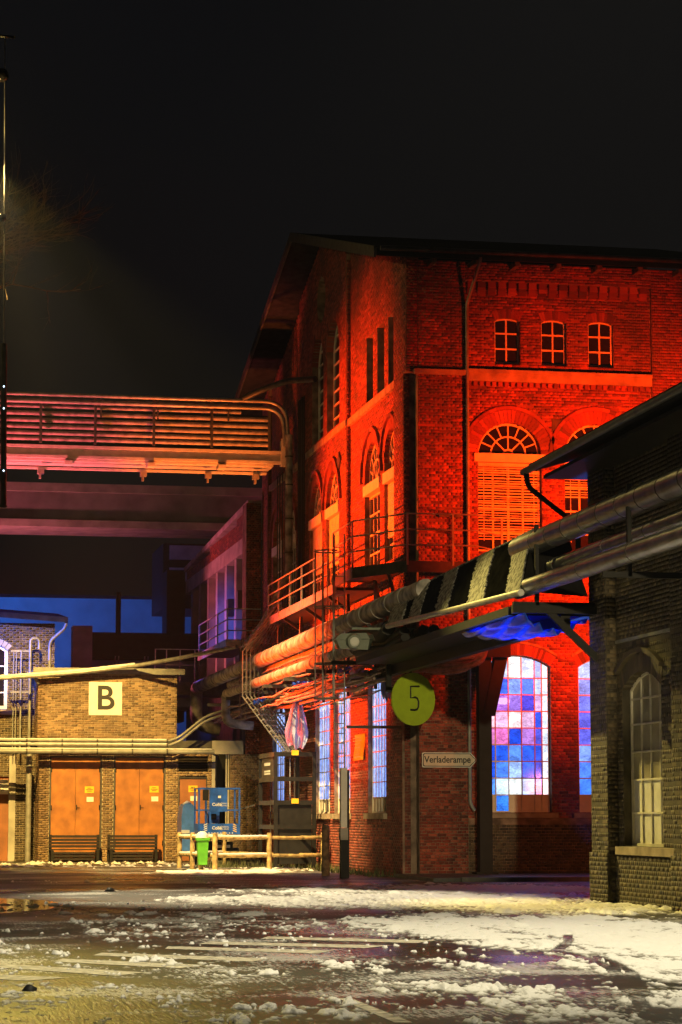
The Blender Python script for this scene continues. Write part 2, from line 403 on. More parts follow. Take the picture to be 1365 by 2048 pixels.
def text(body, size, loc, m, parent, rot=(math.pi / 2, 0, 0), name='lettering', ext=0.004, offset=0.0, sx=1.0, align='CENTER'):
    cu = bpy.data.curves.new(name, 'FONT'); cu.body = body; cu.size = size; cu.extrude = ext; cu.offset = offset
    cu.align_x = align; cu.align_y = 'CENTER'; cu.materials.append(M[m])
    tmp = bpy.data.objects.new(name, cu); C.objects.link(tmp)
    dg_ = bpy.context.evaluated_depsgraph_get(); me = bpy.data.meshes.new_from_object(tmp.evaluated_get(dg_))
    bpy.data.objects.remove(tmp); me.name = name
    o = bpy.data.objects.new(name, me); C.objects.link(o)
    o.parent = parent; o.location = Vector(loc) - wloc(parent); o.rotation_euler = rot; o.scale = (sx, 1, 1)
    return o

# openings: at(z) gives the interval of s that is open at that height
class Op:
    def __init__(self, s0, s1, z0, z1, arch=0.0):
        """arch = rise of the curved head above the springing, z1 = crown"""
        self.s0, self.s1, self.z0, self.z1, self.rise = s0, s1, z0, z1, arch
        self.c = (s0 + s1) / 2; self.w = (s1 - s0) / 2
        if arch > 0:
            self.R = (self.w ** 2 + arch ** 2) / (2 * arch); self.zc = z1 - self.R; self.zs = z1 - arch
        else: self.zs = z1
    def at(self, z):
        if z <= self.z0 or z >= self.z1: return None
        if z <= self.zs: return (self.s0, self.s1)
        h = math.sqrt(max(0, self.R ** 2 - (z - self.zc) ** 2))
        return (self.c - h, self.c + h)
    def head(self, s):
        if self.rise <= 0: return self.z1
        return self.zc + math.sqrt(max(0, self.R ** 2 - (s - self.c) ** 2))
    def arc(self, n=14, dr=0.0):
        if self.rise <= 0: return [(self.s0, self.z1), (self.s1, self.z1)]
        a0 = math.acos(max(-1, min(1, self.w / self.R)))
        if self.zs < self.zc: a0 = -a0
        return [(self.c - (self.R + dr) * math.cos(a0 + (math.pi - 2 * a0) * i / n), self.zc + (self.R + dr) * math.sin(a0 + (math.pi - 2 * a0) * i / n)) for i in range(n + 1)]

class Circ:
    def __init__(self, c, z, r): self.c, self.z, self.r = c, z, r
    def at(self, z):
        if abs(z - self.z) >= self.r: return None
        h = math.sqrt(self.r ** 2 - (z - self.z) ** 2); return (self.c - h, self.c + h)

CH = 1 / 12.0
class Bricks:
    """collects bricks on vertical planes, then links the chosen ones singly and the rest as one mesh"""
    def __init__(self): self.a = []          # kind, c, s0, s1, z0, z1, proud
    def wall(self, mb, pl, s0, s1, z0, z1, ops=(), thick=0.35, extent=None, bond='cross', jit=0.006, base_d=0.005):
        if pl.kind == 'G': base_d, jit = 0.002, 0.0025
        n = max(1, int(round((z1 - z0) / CH))); ch = (z1 - z0) / n
        prev = None; runs = []
        for i in range(n):
            za, zb = z0 + i * ch, z0 + (i + 1) * ch; zm = (za + zb) / 2
            e = extent(zm) if extent else (s0, s1)
            if e is None: continue
            iv = [e]
            for o in ops:
                q = o.at(zm)
                if q is None: continue
                nv = []
                for a, b in iv:
                    if q[1] <= a or q[0] >= b: nv.append((a, b)); continue
                    if q[0] > a: nv.append((a, q[0]))
                    if q[1] < b: nv.append((q[1], b))
                iv = nv
            key = tuple((round(a, 4), round(b, 4)) for a, b in iv)
            if prev == key and runs: runs[-1][1] = zb
            else: runs.append([za, zb, iv]); prev = key
            header = bond == 'cross' and i % 2 == 1
            L = 0.125 if header else 0.25
            base = s0 + (0.0625 if header else (0.125 if (bond == 'stretch' and i % 2) or (bond == 'cross' and i % 4 == 2) else 0.0))
            j = 0.011
            for a, b in iv:
                k0 = math.floor((a - base) / L); p = base + k0 * L
                while p < b - 1e-6:
                    q0, q1 = max(p, a) + j / 2, min(p + L, b) - j / 2
                    if q1 - q0 > 0.03:
                        self.a.append((pl.kind == 'F', pl.c, q0, q1, za + j / 2, zb - j / 2, base_d + random.random() * jit))
                    p += L
        for za, zb, iv in runs:
            for a, b in iv:
                if b - a > 0.01: mb.pbox(pl, a, b, za, zb, -thick, 0)
    def build(self, parent, m, n_single=0, region=None):
        A = self.a
        if not A: return
        full = []
        if n_single:
            full = [i for i, q in enumerate(A) if q[3] - q[2] > 0.2 and region(q)]
            random.Random(5).shuffle(full); full = full[:n_single]
        pick = set(full)
        rest = np.array([q for i, q in enumerate(A) if i not in pick], dtype=float)
        off = np.array(wloc(parent))
        n = len(rest)
        if n:
            F, c, a, b, z0, z1, pr = rest.T
            V = np.zeros((n, 8, 3)); F = F.astype(bool)
            for k, (ss, zz, dd) in enumerate([(a, z0, -0.004), (b, z0, -0.004), (b, z1, -0.004), (a, z1, -0.004), (a, z0, pr), (b, z0, pr), (b, z1, pr), (a, z1, pr)]):
                V[:, k, 0] = np.where(F, ss, c - dd); V[:, k, 1] = np.where(F, c - dd, ss); V[:, k, 2] = zz
            V -= off
            fi = np.array([(4, 5, 6, 7), (0, 1, 5, 4), (1, 2, 6, 5), (2, 3, 7, 6), (3, 0, 4, 7)])
            idx = (np.arange(n)[:, None, None] * 8 + fi[None]).reshape(-1)
            me = bpy.data.meshes.new('brick_courses')
            me.vertices.add(n * 8); me.vertices.foreach_set('co', V.reshape(-1))
            me.loops.add(n * 20); me.loops.foreach_set('vertex_index', idx)
            me.polygons.add(n * 5); me.polygons.foreach_set('loop_start', np.arange(n * 5) * 4); me.polygons.foreach_set('loop_total', np.full(n * 5, 4))
            me.update(calc_edges=True); me.materials.append(M[m])
            o = bpy.data.objects.new('brick_courses', me); C.objects.link(o); o.parent = parent; o['kind'] = 'stuff'
        meshes = {}
        for i in full:
            F, c, a, b, z0, z1, pr = A[i]
            key = (F, round(b - a, 3), round(z1 - z0, 3))
            if key not in meshes:
                L, Hh = b - a, z1 - z0
                mb = MB()
                if F: mb.box(-L / 2, L / 2, -0.009, 0.004, -Hh / 2, Hh / 2)
                else: mb.box(-0.004, 0.004, -L / 2, L / 2, -Hh / 2, Hh / 2)
                me = bpy.data.meshes.new('brick'); me.from_pydata(mb.v, [], mb.f); me.materials.append(M[m]); meshes[key] = me
            o = bpy.data.objects.new('brick', meshes[key]); C.objects.link(o); o.parent = parent
            jit = (pr - 0.008) if F else (pr - 0.004)
            p = ((a + b) / 2, c - jit, (z0 + z1) / 2) if F else (c - jit, (a + b) / 2, (z0 + z1) / 2)
            o.location = Vector(p) - Vector(off)

def arch_ring(pl, op, r_w, m, parent, proud=0.015, depth=0.3, n=None, dr=-0.012, name='arch_bricks', single=False):
    """radial brick ring round an arched head"""
    pts_n = n or max(10, int((op.s1 - op.s0) * 1.35 / 0.085))
    a, b = op.arc(pts_n, dr), op.arc(pts_n, dr + r_w)
    mb = MB()
    for i in range(pts_n):
        g = 0.07
        def L(p, q, t): return (p[0] * (1 - t) + q[0] * t, p[1] * (1 - t) + q[1] * t)
        q0, q1, q2, q3 = L(a[i], a[i + 1], g), L(a[i], a[i + 1], 1 - g), L(b[i], b[i + 1], 1 - g), L(b[i], b[i + 1], g)
        pr = proud + random.random() * 0.006
        mb.prism([pl.p(x, z, -depth) for x, z in (q0, q1, q2, q3)], [pl.p(x, z, pr) for x, z in (q0, q1, q2, q3)])
    o = mb.build(name, m, parent, kind='stuff')
    return o

def label_mould(pl, op, dr, w, m, parent, d0=-0.02, d1=0.06, n=20, name='arch_moulding'):
    a, b = op.arc(n, dr), op.arc(n, dr + w); mb = MB()
    for i in range(n):
        q = (a[i], a[i + 1], b[i + 1], b[i])
        mb.prism([pl.p(x, z, d0) for x, z in q], [pl.p(x, z, d1) for x, z in q])
    return mb.build(name, m, parent)

def window(parent, pl, op, cols, zrows, setback, frame_m, bar, colfn, name='window', fr=0.06, pane_name='pane'):
    """frame with glazing bars as one part, each pane a sub-part; zrows = heights of the horizontal bars incl. bottom and top"""
    s0, s1 = op.s0, op.s1
    d0, d1 = -setback - 0.05, -setback
    mb = MB()
    mb.pbox(pl, s0, s0 + fr, op.z0, op.zs, d0, d1 + 0.01); mb.pbox(pl, s1 - fr, s1, op.z0, op.zs, d0, d1 + 0.01)
    mb.pbox(pl, s0 + fr, s1 - fr, op.z0, op.z0 + fr, d0, d1 + 0.01)
    if op.rise > 0:
        a, b = op.arc(14, 0.0), op.arc(14, -fr)
        for i in range(14):
            q = (a[i], a[i + 1], b[i + 1], b[i])
            mb.prism([pl.p(x, z, d0) for x, z in q], [pl.p(x, z, d1 + 0.008) for x, z in q])
    else: mb.pbox(pl, s0 + fr, s1 - fr, op.z1 - fr, op.z1, d0, d1 + 0.01)
    xs = [s0 + fr + (s1 - s0 - 2 * fr) * k / cols for k in range(cols + 1)] if isinstance(cols, int) else cols
    for x in xs[1:-1]: mb.pbox(pl, x - bar / 2, x + bar / 2, op.z0 + fr, op.head(x) - fr * 0.5, d0 + 0.01, d1)
    for z in zrows[1:-1]:
        iv = op.at(z) or (s0, s1)
        mb.pbox(pl, iv[0] + fr * 0.5, iv[1] - fr * 0.5, z - bar / 2, z + bar / 2, d0 + 0.012, d1 + 0.003)
    w = mb.build(name, frame_m, parent)
    for r in range(len(zrows) - 1):
        for k in range(len(xs) - 1):
            a, b, za, zb = xs[k], xs[k + 1], zrows[r], zrows[r + 1]
            res = colfn(r, k)
            if res is None: continue
            mname, col = res
            top = [(b, min(zb, op.head(b))), ((a + b) / 2, min(zb, op.head((a + b) / 2))), (a, min(zb, op.head(a)))]
            if max(t[1] for t in top) - za < 0.03: continue
            top = [(x, max(z, za + 0.005)) for x, z in top]
            q = [(a, za), (b, za)] + top
            dd = d0 + 0.02
            MB().prism([pl.p(x, z, dd - 0.008) for x, z in q], [pl.p(x, z, dd) for x, z in q]).build(pane_name, mname, w, color=col)
    return w

def lin(c): return tuple((x / 12.92 if x <= 0.04045 else ((x + 0.055) / 1.055) ** 2.4) for x in c)
# @@SETTING
# ------------------------------------------------------------------ ground
gm = MB(); gm.quad((-900, -300, 0), (900, -300, 0), (900, 1500, 0), (-900, 1500, 0))
struct(gm.build('road', 'asphalt'))
pv = MB(); pv.box(13.9, 40, 61.0, 65.8, -0.2, 0.10)
pv = struct(pv.build('pavement', 'pavement'))
for k in range(8):
    kb = MB(); kb.box(14.6 + k * 1.2, 15.79 + k * 1.2, 60.86, 60.995, -0.2, 0.115); kb.build('kerb_stone', 'kerb', pv)
# painted road markings
def flat(name, pts, m, label=None, z=0.004):
    mb = MB(); mb.poly([(x, y, z) for x, y in pts]); return struct(mb.build(name, m))
for p in ([(4.35, 32.2), (4.1, 31.6), (6.0, 30.2), (6.45, 30.75)], [(3.66, 31.1), (3.55, 30.5), (5.2, 29.1), (5.5, 29.7)], [(2.7, 29.75), (2.55, 29.2), (4.2, 27.6), (4.5, 28.2)],
          [(2.15, 28.6), (2.0, 28.0), (3.25, 26.55), (3.6, 27.05)], [(1.2, 28.0), (1.1, 27.4), (2.45, 25.4), (2.8, 25.9)], [(0.6, 26.5), (0.5, 25.9), (1.5, 24.8), (1.95, 25.2)],
          [(5.3, 33.4), (5.1, 32.8), (6.9, 31.3), (7.3, 31.9)]):
    flat('crossing_stripe', p, 'stripe')
for x, y in ((4.75, 55.0), (5.85, 55.7), (7.0, 56.6), (8.2, 57.3), (9.5, 58.2), (3.2, 55.6), (10.7, 58.9)):
    flat('road_dash', [(x, y - 0.45), (x + 0.62, y - 0.35), (x + 0.6, y + 0.75), (x - 0.02, y + 0.65)], 'stripe')
flat('road_line', [(4.1, 21.9), (4.06, 19.2), (4.2, 19.2), (4.22, 21.9)], 'stripe')
flat('puddle', [(1.5, 49.5), (2.4, 50.5), (3.3, 49.0), (3.6, 46.5), (3.0, 44.0), (2.2, 42.5), (1.2, 42.0), (0.6, 45)], 'puddle', z=0.003)
flat('puddle', [(13.7, 49.2), (12.9, 50.2), (11.6, 48.8), (11.0, 47.0), (12.0, 46.2), (13.5, 46.6)], 'puddle', z=0.003)

# snow: a height field that comes up through the road only where snow lies
def vnoise(x, y, seed):
    def h(i, j):
        n = (i * 374761393 + j * 668265263 + seed * 974634533) & 0xFFFFFFFF
        n = ((n ^ (n >> 13)) * 1274126177) & 0xFFFFFFFF
        return ((n ^ (n >> 16)) & 0xFFFF) / 65535.0
    xi, yi = np.floor(x).astype(np.int64), np.floor(y).astype(np.int64)
    fx, fy = x - xi, y - yi; fx = fx * fx * (3 - 2 * fx); fy = fy * fy * (3 - 2 * fy)
    a, b, c, d = h(xi, yi), h(xi + 1, yi), h(xi, yi + 1), h(xi + 1, yi + 1)
    return (a * (1 - fx) + b * fx) * (1 - fy) + (c * (1 - fx) + d * fx) * fy
def fbm(x, y, seed, o=5):
    s, a, t = 0, 0.5, 0
    for k in range(o):
        s = s + a * vnoise(x * 2 ** k, y * 2 ** k, seed + k); t += a; a *= 0.55
    return s / t
def seg_dist(x, y, pts):
    d = np.full(x.shape, 1e9)
    for (ax, ay), (bx, by) in zip(pts[:-1], pts[1:]):
        vx, vy = bx - ax, by - ay; L2 = vx * vx + vy * vy
        t = np.clip(((x - ax) * vx + (y - ay) * vy) / L2, 0, 1)
        d = np.minimum(d, np.hypot(x - ax - t * vx, y - ay - t * vy))
    return d
def snow_sheet(ys, per, seed, blobs, tracks, xr, hmax):
    V, Fc = [], []
    Yg = np.repeat(ys[:, None], per, 1)
    lo, hi = xr
    tt = np.linspace(0, 1, per)[None, :]
    Xg = lo(Yg) * (1 - tt) + hi(Yg) * tt
    D = np.zeros_like(Xg)
    for (cx, cy, rx, ry, ang, w) in blobs:
        ca, sa = math.cos(ang), math.sin(ang); dx, dy = Xg - cx, Yg - cy
        u, v = (dx * ca + dy * sa) / rx, (-dx * sa + dy * ca) / ry
        D = np.maximum(D, w * np.clip(1.6 - np.sqrt(u * u + v * v), 0, 1) ** 0.7)
    D = np.maximum(D, (0.385 + 0.045 * np.clip((34 - Yg) / 8, 0, 1)) * np.clip((56 - Yg) / 8, 0, 1))
    D = D * (1 - 0.22 * np.clip(1.7 - np.hypot((Xg - 3.6) / 2.2, (Yg - 29.3) / 3.2), 0, 1))
    n1 = fbm(Xg * 0.9, Yg * 0.22, seed, 5); n2 = fbm(Xg * 3.2, Yg * 1.1, seed + 20, 5); n3 = fbm(Xg * 17, Yg * 6, seed + 40, 3)
    f = (0.30 * n1 + 0.32 * n2 + 0.38 * n3) - (1.0 - D) * 0.62 - 0.20
    z = np.clip(f * 0.16, -0.03, hmax * 0.6) + (n3 - 0.5) * 0.010 + np.clip(n2 - 0.64, 0, 1) * 0.22 * (f > 0.02)
    for pts, w in tracks:
        d = seg_dist(Xg, Yg, pts); z = np.where(d < w, np.minimum(z, -0.02 + (n3 - 0.45) * 0.05), z)
    R, Cc = Xg.shape
    V = np.stack([Xg, Yg, z], -1).reshape(-1, 3)
    idx = np.arange(R * Cc).reshape(R, Cc)
    Q = np.stack([idx[:-1, :-1], idx[:-1, 1:], idx[1:, 1:], idx[1:, :-1]], -1).reshape(-1, 4)
    zz = z.reshape(-1); Q = Q[(zz[Q] > -0.004).any(1)]
    used = np.unique(Q); remap = np.full(len(V), -1); remap[used] = np.arange(len(used))
    V, Q = V[used], remap[Q]
    me = bpy.data.meshes.new('snow'); me.vertices.add(len(V)); me.vertices.foreach_set('co', V.reshape(-1))
    me.loops.add(len(Q) * 4); me.loops.foreach_set('vertex_index', Q.reshape(-1))
    me.polygons.add(len(Q)); me.polygons.foreach_set('loop_start', np.arange(len(Q)) * 4); me.polygons.foreach_set('loop_total', np.full(len(Q), 4))
    me.polygons.foreach_set('use_smooth', np.ones(len(Q), dtype=bool))
    me.update(calc_edges=True); me.materials.append(M['slush'])
    o = bpy.data.objects.new('snow', me); C.objects.link(o); o['kind'] = 'stuff'; return o
ysn = 1.6 / np.linspace(1.6 / 18.2, 1.6 / 82.0, 560)
BLOBS = [(11.2, 46.5, 3.6, 6.0, 0.15, 0.76), (9.8, 33.5, 2.5, 7.0, 0.05, 0.80), (12.6, 54.5, 4.5, 3.6, 0, 0.74), (8.4, 25.5, 1.3, 2.6, 0, 0.70),
         (7.6, 47.5, 2.2, 3.0, 0.3, 0.66), (5.6, 41.0, 1.4, 2.4, 0.5, 0.5), (6.0, 27.2, 1.0, 1.6, 0.1, 0.5), (5.4, 22.8, 0.9, 2.2, 0.3, 0.47), (6.9, 21.0, 0.7, 2.0, 0, 0.45),
         (10.4, 73.5, 2.0, 5.0, -0.35, 0.72), (5.0, 84.0, 6.0, 4.0, 0, 0.46), (7.0, 64.0, 4.0, 3.0, 0, 0.34)]
TR = [([(8.78, 30.83), (8.17, 29.13), (8.04, 27.32), (7.75, 25.48), (7.07, 22.84), (6.5, 20.5)], 0.075),
      ([(8.3, 28.0), (8.1, 26.6), (7.75, 24.8), (7.3, 23.2), (6.8, 21.3)], 0.07),
      ([(6.6, 27.6), (7.07, 26.53), (7.39, 24.05), (7.68, 22.94), (7.9, 21.8)], 0.09), ([(9.4, 33), (9.0, 31.5), (8.78, 30.83)], 0.06)]
snow_sheet(ysn, 620, 3, BLOBS, TR, (lambda y: -0.052 * y + 0.3, lambda y: np.minimum(0.345 * y, 17.5)), 0.05)

# ------------------------------------------------------------------ the red hall
hall = thing('brick_hall', 'tall red brick factory hall with gable, arched windows and red floodlit walls', 'factory building', (14.3, 65.9, 0))
FP, FR = Pl('F', 65.87), Pl('F', 66.0)
BR = Bricks()
wm = MB()
up1 = Op(16.36, 18.21, 9.0, 12.66, 0.88); up2 = Op(18.88, 20.73, 9.0, 12.70, 0.88)
lo1 = Op(16.42, 18.4, 1.75, 6.12, 0.30); lo2 = Op(19.2, 21.08, 1.75, 6.12, 0.30)
sm = [Op(16.88, 17.62, 14.36, 15.66, 0.07), Op(18.24, 18.98, 14.36, 15.66, 0.07), Op(19.62, 20.36, 14.36, 15.66, 0.07)]
BR.wall(wm, FP, 14.62, 16.0, 0.1, 17.2)
BR.wall(wm, FP, 14.3, 14.62, 14.03, 17.2)
BR.wall(wm, FR, 16.0, 21.46, 0.1, 16.65, [up1, up2, lo1, lo2] + sm)
BR.wall(wm, FP, 21.46, 25.0, 0.1, 17.2)
BR.wall(wm, FP, 16.0, 21.46, 16.65, 17.2, thick=0.48)
wm.pbox(FP, 14.3, 14.62, 14.0, 14.03, -0.5, 0)
# notched corner
fw = wm.build('front_wall', 'mortar', hall)
BR.build(fw, 'brick', 300, lambda q: 14.6 < q[2] < 20.8 and 8.8 < q[4] < 16.9)
# gable wall towards the yard
GA, GB, GC = Pl('G', 14.30), Pl('G', 14.43), Pl('G', 14.24)
RIDGE_Y, RIDGE_Z, EAVE_Z = 79.3, 21.1, 17.35
def roof_z(y): return RIDGE_Z - (RIDGE_Z - EAVE_Z) * abs(y - RIDGE_Y) / (RIDGE_Y - 65.2) - 0.28
def ext(a, b):
    def f(z):
        h = (RIDGE_Z - 0.28 - z) / (RIDGE_Z - EAVE_Z) * (RIDGE_Y - 65.2)
        q = (max(a, RIDGE_Y - h), min(b, RIDGE_Y + h))
        return q if q[1] - q[0] > 0.05 else None
    return f
BG = Bricks(); gmw = MB()
gu = [Op(67.75, 69.55, 9.0, 12.82, 0.9), Op(70.2, 72.5, 9.0, 12.82, 1.1), Op(76.05, 78.3, 9.0, 12.75, 1.1), Op(79.1, 81.4, 9.0, 12.75, 1.1), Op(85.0, 87.0, 9.0, 12.7, 1.0), Op(88.1, 90.1, 9.0, 12.7, 1.0)]
slit = [Op(67.95, 68.95, 14.12, 16.15), Op(69.55, 70.55, 14.12, 16.15), Op(71.2, 72.2, 14.12, 16.15)]
tall = [Op(76.0, 78.2, 14.15, 17.75, 0.9), Op(78.9, 81.0, 14.15, 17.75, 0.9)]
ocu = Circ(79.3, 18.85, 0.78)
gl = [Op(68.5, 71.1, 1.75, 5.75, 0.35), Op(73.9, 76.55, 1.75, 5.75, 0.35), Op(77.3, 80.0, 1.75, 5.75, 0.35), Op(86.1, 88.9, 1.75, 5.75, 0.35)]
BG.wall(gmw, GC, 66.3, 92.0, 0.0, 7.9, gl, thick=0.5, bond='stretch')
BG.wall(gmw, GA, 66.3, 67.6, 7.9, 14.03, (), bond='stretch')
BG.wall(gmw, GA, 65.87, 67.6, 14.03, 17.9, (), extent=ext(65.87, 67.6), bond='stretch')
BG.wall(gmw, GB, 67.6, 74.8, 7.9, 21, gu[:2] + slit, extent=ext(67.6, 74.8), thick=0.4, bond='stretch')
BG.wall(gmw, GA, 74.8, 83.6, 7.9, 21, gu[2:4] + tall + [ocu], extent=ext(74.8, 83.6), thick=0.5, bond='stretch')
BG.wall(gmw, GB, 83.6, 90.6, 7.9, 21, gu[4:], extent=ext(83.6, 90.6), thick=0.4, bond='stretch')
BG.wall(gmw, GA, 90.6, 92.0, 7.9, 18, (), extent=ext(90.6, 92.0), bond='stretch')
# end faces of the gable's piers that look at the yard
BG.wall(gmw, Pl('F', 66.29), 14.30, 14.47, 0.1, 14.0, (), thick=0.3)
BG.wall(gmw, Pl('F', 74.79), 14.31, 14.43, 7.9, 19.2, (), thick=0.1)
BG.wall(gmw, Pl('F', 90.59), 14.31, 14.43, 7.9, 17.5, (), thick=0.1)
gw = gmw.build('gable_wall', 'mortar', hall)
BG.build(gw, 'brick')
# back stops behind blind openings, floors, far walls of the hall
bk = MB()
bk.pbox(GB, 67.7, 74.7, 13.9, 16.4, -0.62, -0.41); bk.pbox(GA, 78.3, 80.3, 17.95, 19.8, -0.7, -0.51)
bk.box(14.42, 14.62, 66.75, 67.1, 0, 14.03); bk.build('recess_back', 'black_steel', hall)  # brick corner notch coloured black in place of its shade
inn = MB(); inn.box(15.5, 25, 66.8, 91.5, 7.4, 7.7); inn.box(15.5, 25, 91.8, 92.0, 0, 17); inn.box(24.9, 25.1, 66.3, 92, 0, 17)
inn.box(15.6, 24.8, 72.0, 72.2, 0.0, 7.4)
inn.build('inner_floor', 'dim_wall', hall)
# plinths, sills, lintels, courses
pm = MB(); pm.pbox(FR, 16.0, 21.46, 0.1, 1.45, 0.001, 0.07); pm.pbox(FR, 16.0, 21.46, 1.45, 1.6, 0.001, 0.045)
pl_f = pm.build('plinth', 'mortar', hall)
BP = Bricks(); dum = MB(); BP.wall(dum, Pl('F', 65.93), 16.02, 21.44, 0.1, 1.43, thick=0.02); BP.build(pl_f, 'brick_r')
for a, b in ((16.2, 18.55), (19.0, 21.3)):
    MB().pbox(FR, a, b, 1.61, 1.74, -0.3, 0.16).build('window_sill', 'stone', hall)
for o in gl: MB().pbox(GC, o.s0 - 0.15, o.s1 + 0.15, 1.58, 1.74, -0.25, 0.12).build('window_sill', 'stone', hall)
for o in (up1, up2): MB().pbox(FR, o.s0 - 0.1, o.s1 + 0.1, 11.52, 11.76, -0.2, 0.05).build('lintel', 'white_paint', hall)
for o in gu:
    pl = GA if 74 < o.s0 < 83 else GB
    MB().pbox(pl, o.s0 - 0.05, o.s1 + 0.08, 11.3, 11.62, -0.2, 0.05).build('lintel', 'white_paint', hall)
sc = MB(); sc.pbox(FR, 16.0, 21.46, 14.03, 14.13, 0.002, 0.16); sc.pbox(FR, 16.0, 21.46, 13.80, 14.03, 0.002, 0.10); sc.pbox(FP, 14.5, 16.0, 13.92, 14.06, 0.002, 0.14)
sc.build('string_course', 'stone', hall)
sc2 = MB(); sc2.pbox(GB, 67.6, 74.8, 13.85, 14.06, 0.002, 0.10); sc2.pbox(GA, 74.8, 83.6, 13.85, 14.06, 0.002, 0.05); sc2.pbox(GB, 83.6, 90.6, 13.85, 14.06, 0.002, 0.10)
sc2.build('string_course', 'stone', hall)
cme = None
for k in range(30):
    x = 16.06 + k * 0.18
    o = MB().pbox(FR, x, x + 0.11, 13.66, 13.79, 0.002, 0.075).build('dentil', 'brick', hall)
for k in range(18):
    x = 16.08 + k * 0.297
    cb = MB(); s0, s1 = x, x + 0.225
    for z0, z1, d in ((16.28, 16.38, 0.05), (16.38, 16.48, 0.08), (16.48, 16.649, 0.115)):
        cb.pbox(FR, s0, s1, z0, z1, 0.002, d)
    cb.build('corbel', 'brick', hall)
for o in (up1, up2):
    arch_ring(FR, o, 0.36, 'brick', hall, depth=0.3); label_mould(FR, o, 0.36, 0.10, 'brick', hall)
for o in (lo1, lo2):
    arch_ring(FR, o, 0.30, 'brick', hall, depth=0.3); label_mould(FR, o, 0.30, 0.07, 'mortar', hall, d1=0.05)
for o in sm: arch_ring(FR, o, 0.25, 'brick', hall, depth=0.25)
for o in gu:
    pl = GA if 74 < o.s0 < 83 else GB
    arch_ring(pl, o, 0.32, 'brick', hall, depth=0.3, n=18); label_mould(pl, o, 0.32, 0.12, 'brick', hall, d1=0.09)
for o in tall: arch_ring(GA, o, 0.25, 'brick', hall, depth=0.4, n=16)
for o in gl: arch_ring(GC, o, 0.28, 'brick', hall, depth=0.4, n=18)
# small square hatch and iron tie plate
MB().pbox(FR, 18.52, 18.82, 12.45, 12.78, 0.0, 0.03).build('vent_hatch', 'dark_steel', hall)
MB().pbox(FP, 16.02, 16.08, 12.55, 12.95, 0.0, 0.05).build('wall_bracket', 'dark_steel', hall)
st = MB(); st.prism([GA.p(75.6, 12.9, 0), GA.p(75.9, 12.65, 0), GA.p(76.2, 12.9, 0), GA.p(75.9, 13.2, 0)], [GA.p(75.6, 12.9, 0.06), GA.p(75.9, 12.65, 0.06), GA.p(76.2, 12.9, 0.06), GA.p(75.9, 13.2, 0.06)]); st.build('tie_plate', 'dark_steel', hall)
# windows: small casements, third storey
dg = ('darkglass', None)
for o in sm:
    window(hall, FR, o, 2, [14.36, 14.78, 15.22, 15.66], 0.15, 'cream_frame', 0.045, lambda r, k: dg, fr=0.05)
# arched windows: fanlight, raffstore blind, lower lights
def fan(parent, pl, o, zbase, setback, m='cream_frame'):
    c, R = o.c, o.w - 0.02; mb = MB(); d0, d1 = -setback - 0.05, -setback
    a, b = o.arc(20, -0.01), o.arc(20, -0.07)
    for i in range(20):
        q = (a[i], a[i + 1], b[i + 1], b[i])
        if min(z for _, z in q) < zbase - 0.1: continue
        mb.prism([pl.p(x, z, d0) for x, z in q], [pl.p(x, z, d1) for x, z in q])
    ry = (o.z1 - zbase) / R
    for rr, w in ((0.58, 0.045), (0.17, 0.05)):
        for i in range(16):
            t0, t1 = math.pi * i / 16, math.pi * (i + 1) / 16
            q = [(c + R * s * math.cos(t), zbase + R * s * ry * math.sin(t)) for t, s in ((t0, rr), (t1, rr), (t1, rr - w / R * 1.0), (t0, rr - w / R * 1.0))]
            mb.prism([pl.p(x, z, d0) for x, z in q], [pl.p(x, z, d1) for x, z in q])
    for i in range(1, 8):
        t = math.pi * i / 8; r0 = 0.17 if i % 2 == 0 else 0.58
        p0 = (c + R * r0 * math.cos(t), zbase + R * r0 * ry * math.sin(t)); p1 = (c + R * 0.97 * math.cos(t), zbase + R * 0.97 * ry * math.sin(t))
        mb.bar(pl.p(*p0, (d0 + d1) / 2), pl.p(*p1, (d0 + d1) / 2), 0.04)
    f = mb.build('fanlight', m, parent)
    # panes between the bars
    for i in range(8):
        t0, t1 = math.pi * i / 8, math.pi * (i + 1) / 8
        for ra, rb in ((0.58, 0.985),) + (((0.17, 0.58),) if i % 2 == 0 else ()):
            u0, u1 = (t0, t1) if ra > 0.5 else (t0, t1 + math.pi / 8)
            n = 3
            arc1 = [(c + R * rb * math.cos(u0 + (u1 - u0) * j / n), zbase + R * rb * ry * math.sin(u0 + (u1 - u0) * j / n)) for j in range(n + 1)]
            arc0 = [(c + R * ra * math.cos(u1 + (u0 - u1) * j / n), zbase + R * ra * ry * math.sin(u1 + (u0 - u1) * j / n)) for j in range(n + 1)]
            q = arc1 + arc0
            MB().prism([pl.p(x, z, d0 + 0.005) for x, z in q], [pl.p(x, z, d0 + 0.012) for x, z in q]).build('pane', 'darkglass', f)
    return f
